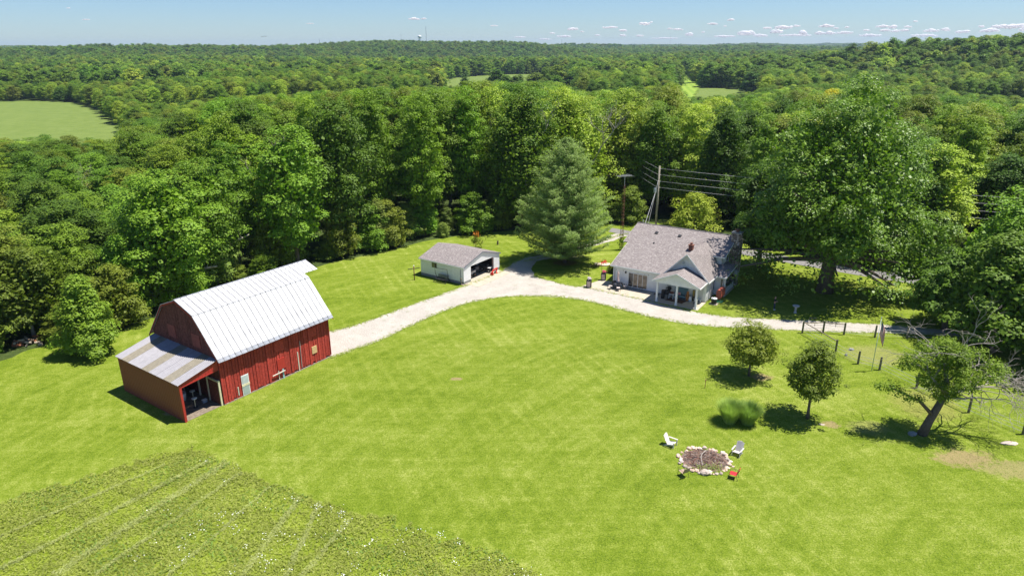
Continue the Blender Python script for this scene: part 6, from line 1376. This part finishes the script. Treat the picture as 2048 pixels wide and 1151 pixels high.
# person, seen from above, hands held together in front
def skin_mesh(name, verts, edges, rads, mat, parent, sub=1):
    me = bpy.data.meshes.new(name); me.from_pydata(verts, edges, []); o = bpy.data.objects.new(name, me); COL.objects.link(o)
    md = o.modifiers.new('s', 'SKIN'); me.skin_vertices.new() if not me.skin_vertices else None
    for i, r in enumerate(rads): me.skin_vertices[0].data[i].radius = (r, r) if not isinstance(r, tuple) else r
    me.skin_vertices[0].data[0].use_root = True
    ms = o.modifiers.new('d', 'SUBSURF'); ms.levels = sub; ms.render_levels = sub
    dg = bpy.context.evaluated_depsgraph_get(); ev = o.evaluated_get(dg); nm = bpy.data.meshes.new_from_object(ev); bpy.data.objects.remove(o)
    nm.materials.clear(); nm.materials.append(mat)
    for p in nm.polygons: p.use_smooth = True
    o = bpy.data.objects.new(name, nm); COL.objects.link(o); o.parent = parent; return o
per = thing('person', 'person in black t-shirt and navy trousers standing in the shade under the huge tree', 'person', (32.4, 78.65, 0), R(75))
V = [(0, 0, .95), (0, 0, 1.15), (0, 0, 1.38), (0, 0, 1.50), (0, -.02, 1.58), (0, -.03, 1.66), (0, -.02, 1.74)]; Ed = [(i, i + 1) for i in range(6)]; Rd = [.13, .12, .13, .055, .085, .098, .07]
for s in (-1, 1):
    b = len(V); V += [(s * .19, 0, 1.42), (s * .25, .02, 1.15), (s * .12, -.24, 1.12), (s * .05, -.30, 1.14)]; Ed += [(2, b), (b, b + 1), (b + 1, b + 2), (b + 2, b + 3)]; Rd += [.055, .045, .035, .03]
    hp = b + 3
    for f_ in range(4): c = len(V); V += [(s * (.035 - .018 * f_ + .0), -.345, 1.16 - .022 * f_), (s * (.015 - .018 * f_), -.375 + .008 * abs(f_ - 1), 1.15 - .022 * f_)]; Ed += [(hp, c), (c, c + 1)]; Rd += [.0095, .0085]
    c = len(V); V += [(s * .035, -.315, 1.185), (s * .01, -.335, 1.20)]; Ed += [(hp, c), (c, c + 1)]; Rd += [.011, .009]
    b = len(V); V += [(s * .10, 0, .90), (s * .12, -.02, .50), (s * .13, .02, .09), (s * .14, -.12, .05)]; Ed += [(0, b), (b, b + 1), (b + 1, b + 2), (b + 2, b + 3)]; Rd += [.085, .06, .042, .035]
skin_mesh('body', V, Ed, Rd, M_SKIN, per)
skin_mesh('t_shirt', [(0, 0, .96), (0, 0, 1.15), (0, 0, 1.40), (0, 0, 1.45), (-.19, 0, 1.41), (-.25, .02, 1.20), (.19, 0, 1.41), (.25, .02, 1.20)], [(0, 1), (1, 2), (2, 3), (2, 4), (4, 5), (2, 6), (6, 7)], [.165, .155, .16, .09, .085, .07, .085, .07], M_SHIRT, per)
skin_mesh('trousers', [(0, 0, 1.0), (0, 0, .92), (-.10, 0, .84), (-.12, -.02, .50), (-.13, .02, .10), (.10, 0, .84), (.12, -.02, .50), (.13, .02, .10)], [(0, 1), (1, 2), (2, 3), (3, 4), (1, 5), (5, 6), (6, 7)], [.15, .15, .11, .085, .07, .11, .085, .07], M_JEANS, per)
for s in (-1, 1): m = MB(); m.ball((0, 0, 0), 1, 10, 6, 0, 0, (.055, .15, .05)); o = m.build('shoe', M_WHITE, per, True); o.location = (s * .135, -.05, .05)
for s in (-1, 1): m = MB(); m.ball((s * .035, -.115, 1.66), .012, 6, 4); m.build('eye', M_BLACK, per); m = MB(); m.ball((s * .098, -.02, 1.65), .025, 6, 4, 0, 0, (.5, 1, 1.2)); m.build('ear', M_SKIN, per)
m = MB(); m.path([(0, -.11, 1.67), (0, -.145, 1.63), (0, -.12, 1.62)], [.012, .018, .012], 5); m.build('nose', M_SKIN, per); m = MB(); m.box(-.03, .03, -.118, -.108, 1.585, 1.592); m.build('mouth', M((.35,.12,.10)), per)

# ================================================================== FAR LANDMARKS
def far_at(px, py, D): d = pix_dir(px, py); return d * (D / d.y) + Vector((0, 0, CAM_H))
p = far_at(839.5, 78, 2500); t = thing('water_tower', 'pale ball-topped water tower on the wooded hill on the horizon', 'water tower', p); t.scale = (.78, .78, .78)
k = 2500 / 1365.
m = MB(); m.ball((0, 0, 9.5), 1, 16, 10, 0, 0, (8.3, 8.3, 6.0)); m.build('tank', basic('pale_tank_white', (.70,.74,.74), .5, .05), t, True); m = MB(); m.lathe(0, 0, [(8.35, 6.3), (8.35, 8.6)], 20); m.build('tank_band', basic('tank_teal', (.18,.32,.32), .5, .05), t, True)
m = MB(); m.path([(0, 0, -22), (0, 0, 5)], 1.3, 10); m.build('riser', M_WHITE, t)
for q in range(6): a = q * 1.047; m = MB(); m.path([(7 * math.cos(a), 7 * math.sin(a), -22), (6 * math.cos(a), 6 * math.sin(a), 7)], .45, 6); m.build('leg', M_WHITE, t)
M_MAST = basic('far_mast_grey', (.22,.24,.28), .7, .1)
for (px, y0, y1, D, lab, w) in ((853, 53, 82, 2600, 'tall thin radio mast just right of the water tower', .6), (803, 68, 84, 3000, 'faint thin mast left of the water tower on the hill', .35), (1123, 79, 90, 5000, 'thin distant mast in the dip right of the wooded hill', .7), (1340, 66, 84, 5000, 'faint far mast on the flat horizon near the clouds', .5), (640, 78, 90, 3000, 'short mast on the left shoulder of the wooded hill', .6)):
    a = far_at(px, y1 + 6, D); b = far_at(px, y0, D); t = thing('radio_mast', lab, 'radio mast', a); m = MB(); m.path([(0, 0, -10), (0, 0, b.z - a.z)], w, 5); m.build('mast', M_MAST, t)
p = far_at(290, 97, 5200); t = thing('grain_silo', 'distant pale grey tower block standing on the left horizon', 'silo', p); k = 5200 / 1365.
m = MB(); m.box(-3.0 * k, 3.0 * k, -8, 8, -20, 8.5 * k); m.build('tower', basic('hazy_grey_concrete', (.30,.33,.40), .9, .1), t); m = MB(); m.box(-1.8 * k, 1.8 * k, -5, 5, 8.5 * k, 10.3 * k); m.build('head_house', M_MAST, t)
for i, (px, py) in enumerate(((524.5, 73.5), (531, 73))):
    p = far_at(px, py, 420); m = MB(); m.prism([(0, 0, 0), (-.75, .1, .22), (-.9, .1, .15), (-.1, 0, -.1)], (0, .22, 0)); m.prism([(0, 0, 0), (.75, .1, .22), (.9, .1, .15), (.1, 0, -.1)], (0, .22, 0)); m.ball((0, .1, -.03), .13, 8, 5, 0, 0, (1, 2.6, .9)); o = m.build('bird', M_BLACK, None); o.location = p; tag(o, ['left one of two dark birds gliding low over the left horizon', 'right one of two dark birds gliding low over the left horizon'][i], 'bird')

rr = np.random.default_rng(61); p = rr.normal(size=(420, 3)) * np.array([.75, .35, .05]) + np.array([.1, -1.15, .16]); o = link_mesh('pit_weeds', quad_mesh('pit_weeds', leaf_quads(p, unit(rr.normal(size=p.shape) * .6 + np.array([0, 0, 1])), .12, rr, .4), LEAF['blade_dark'])); o.location = (PC[0], PC[1], 0); tag(o, 'green weeds sprouting at the near side of the fire pit', None, None, 'stuff')
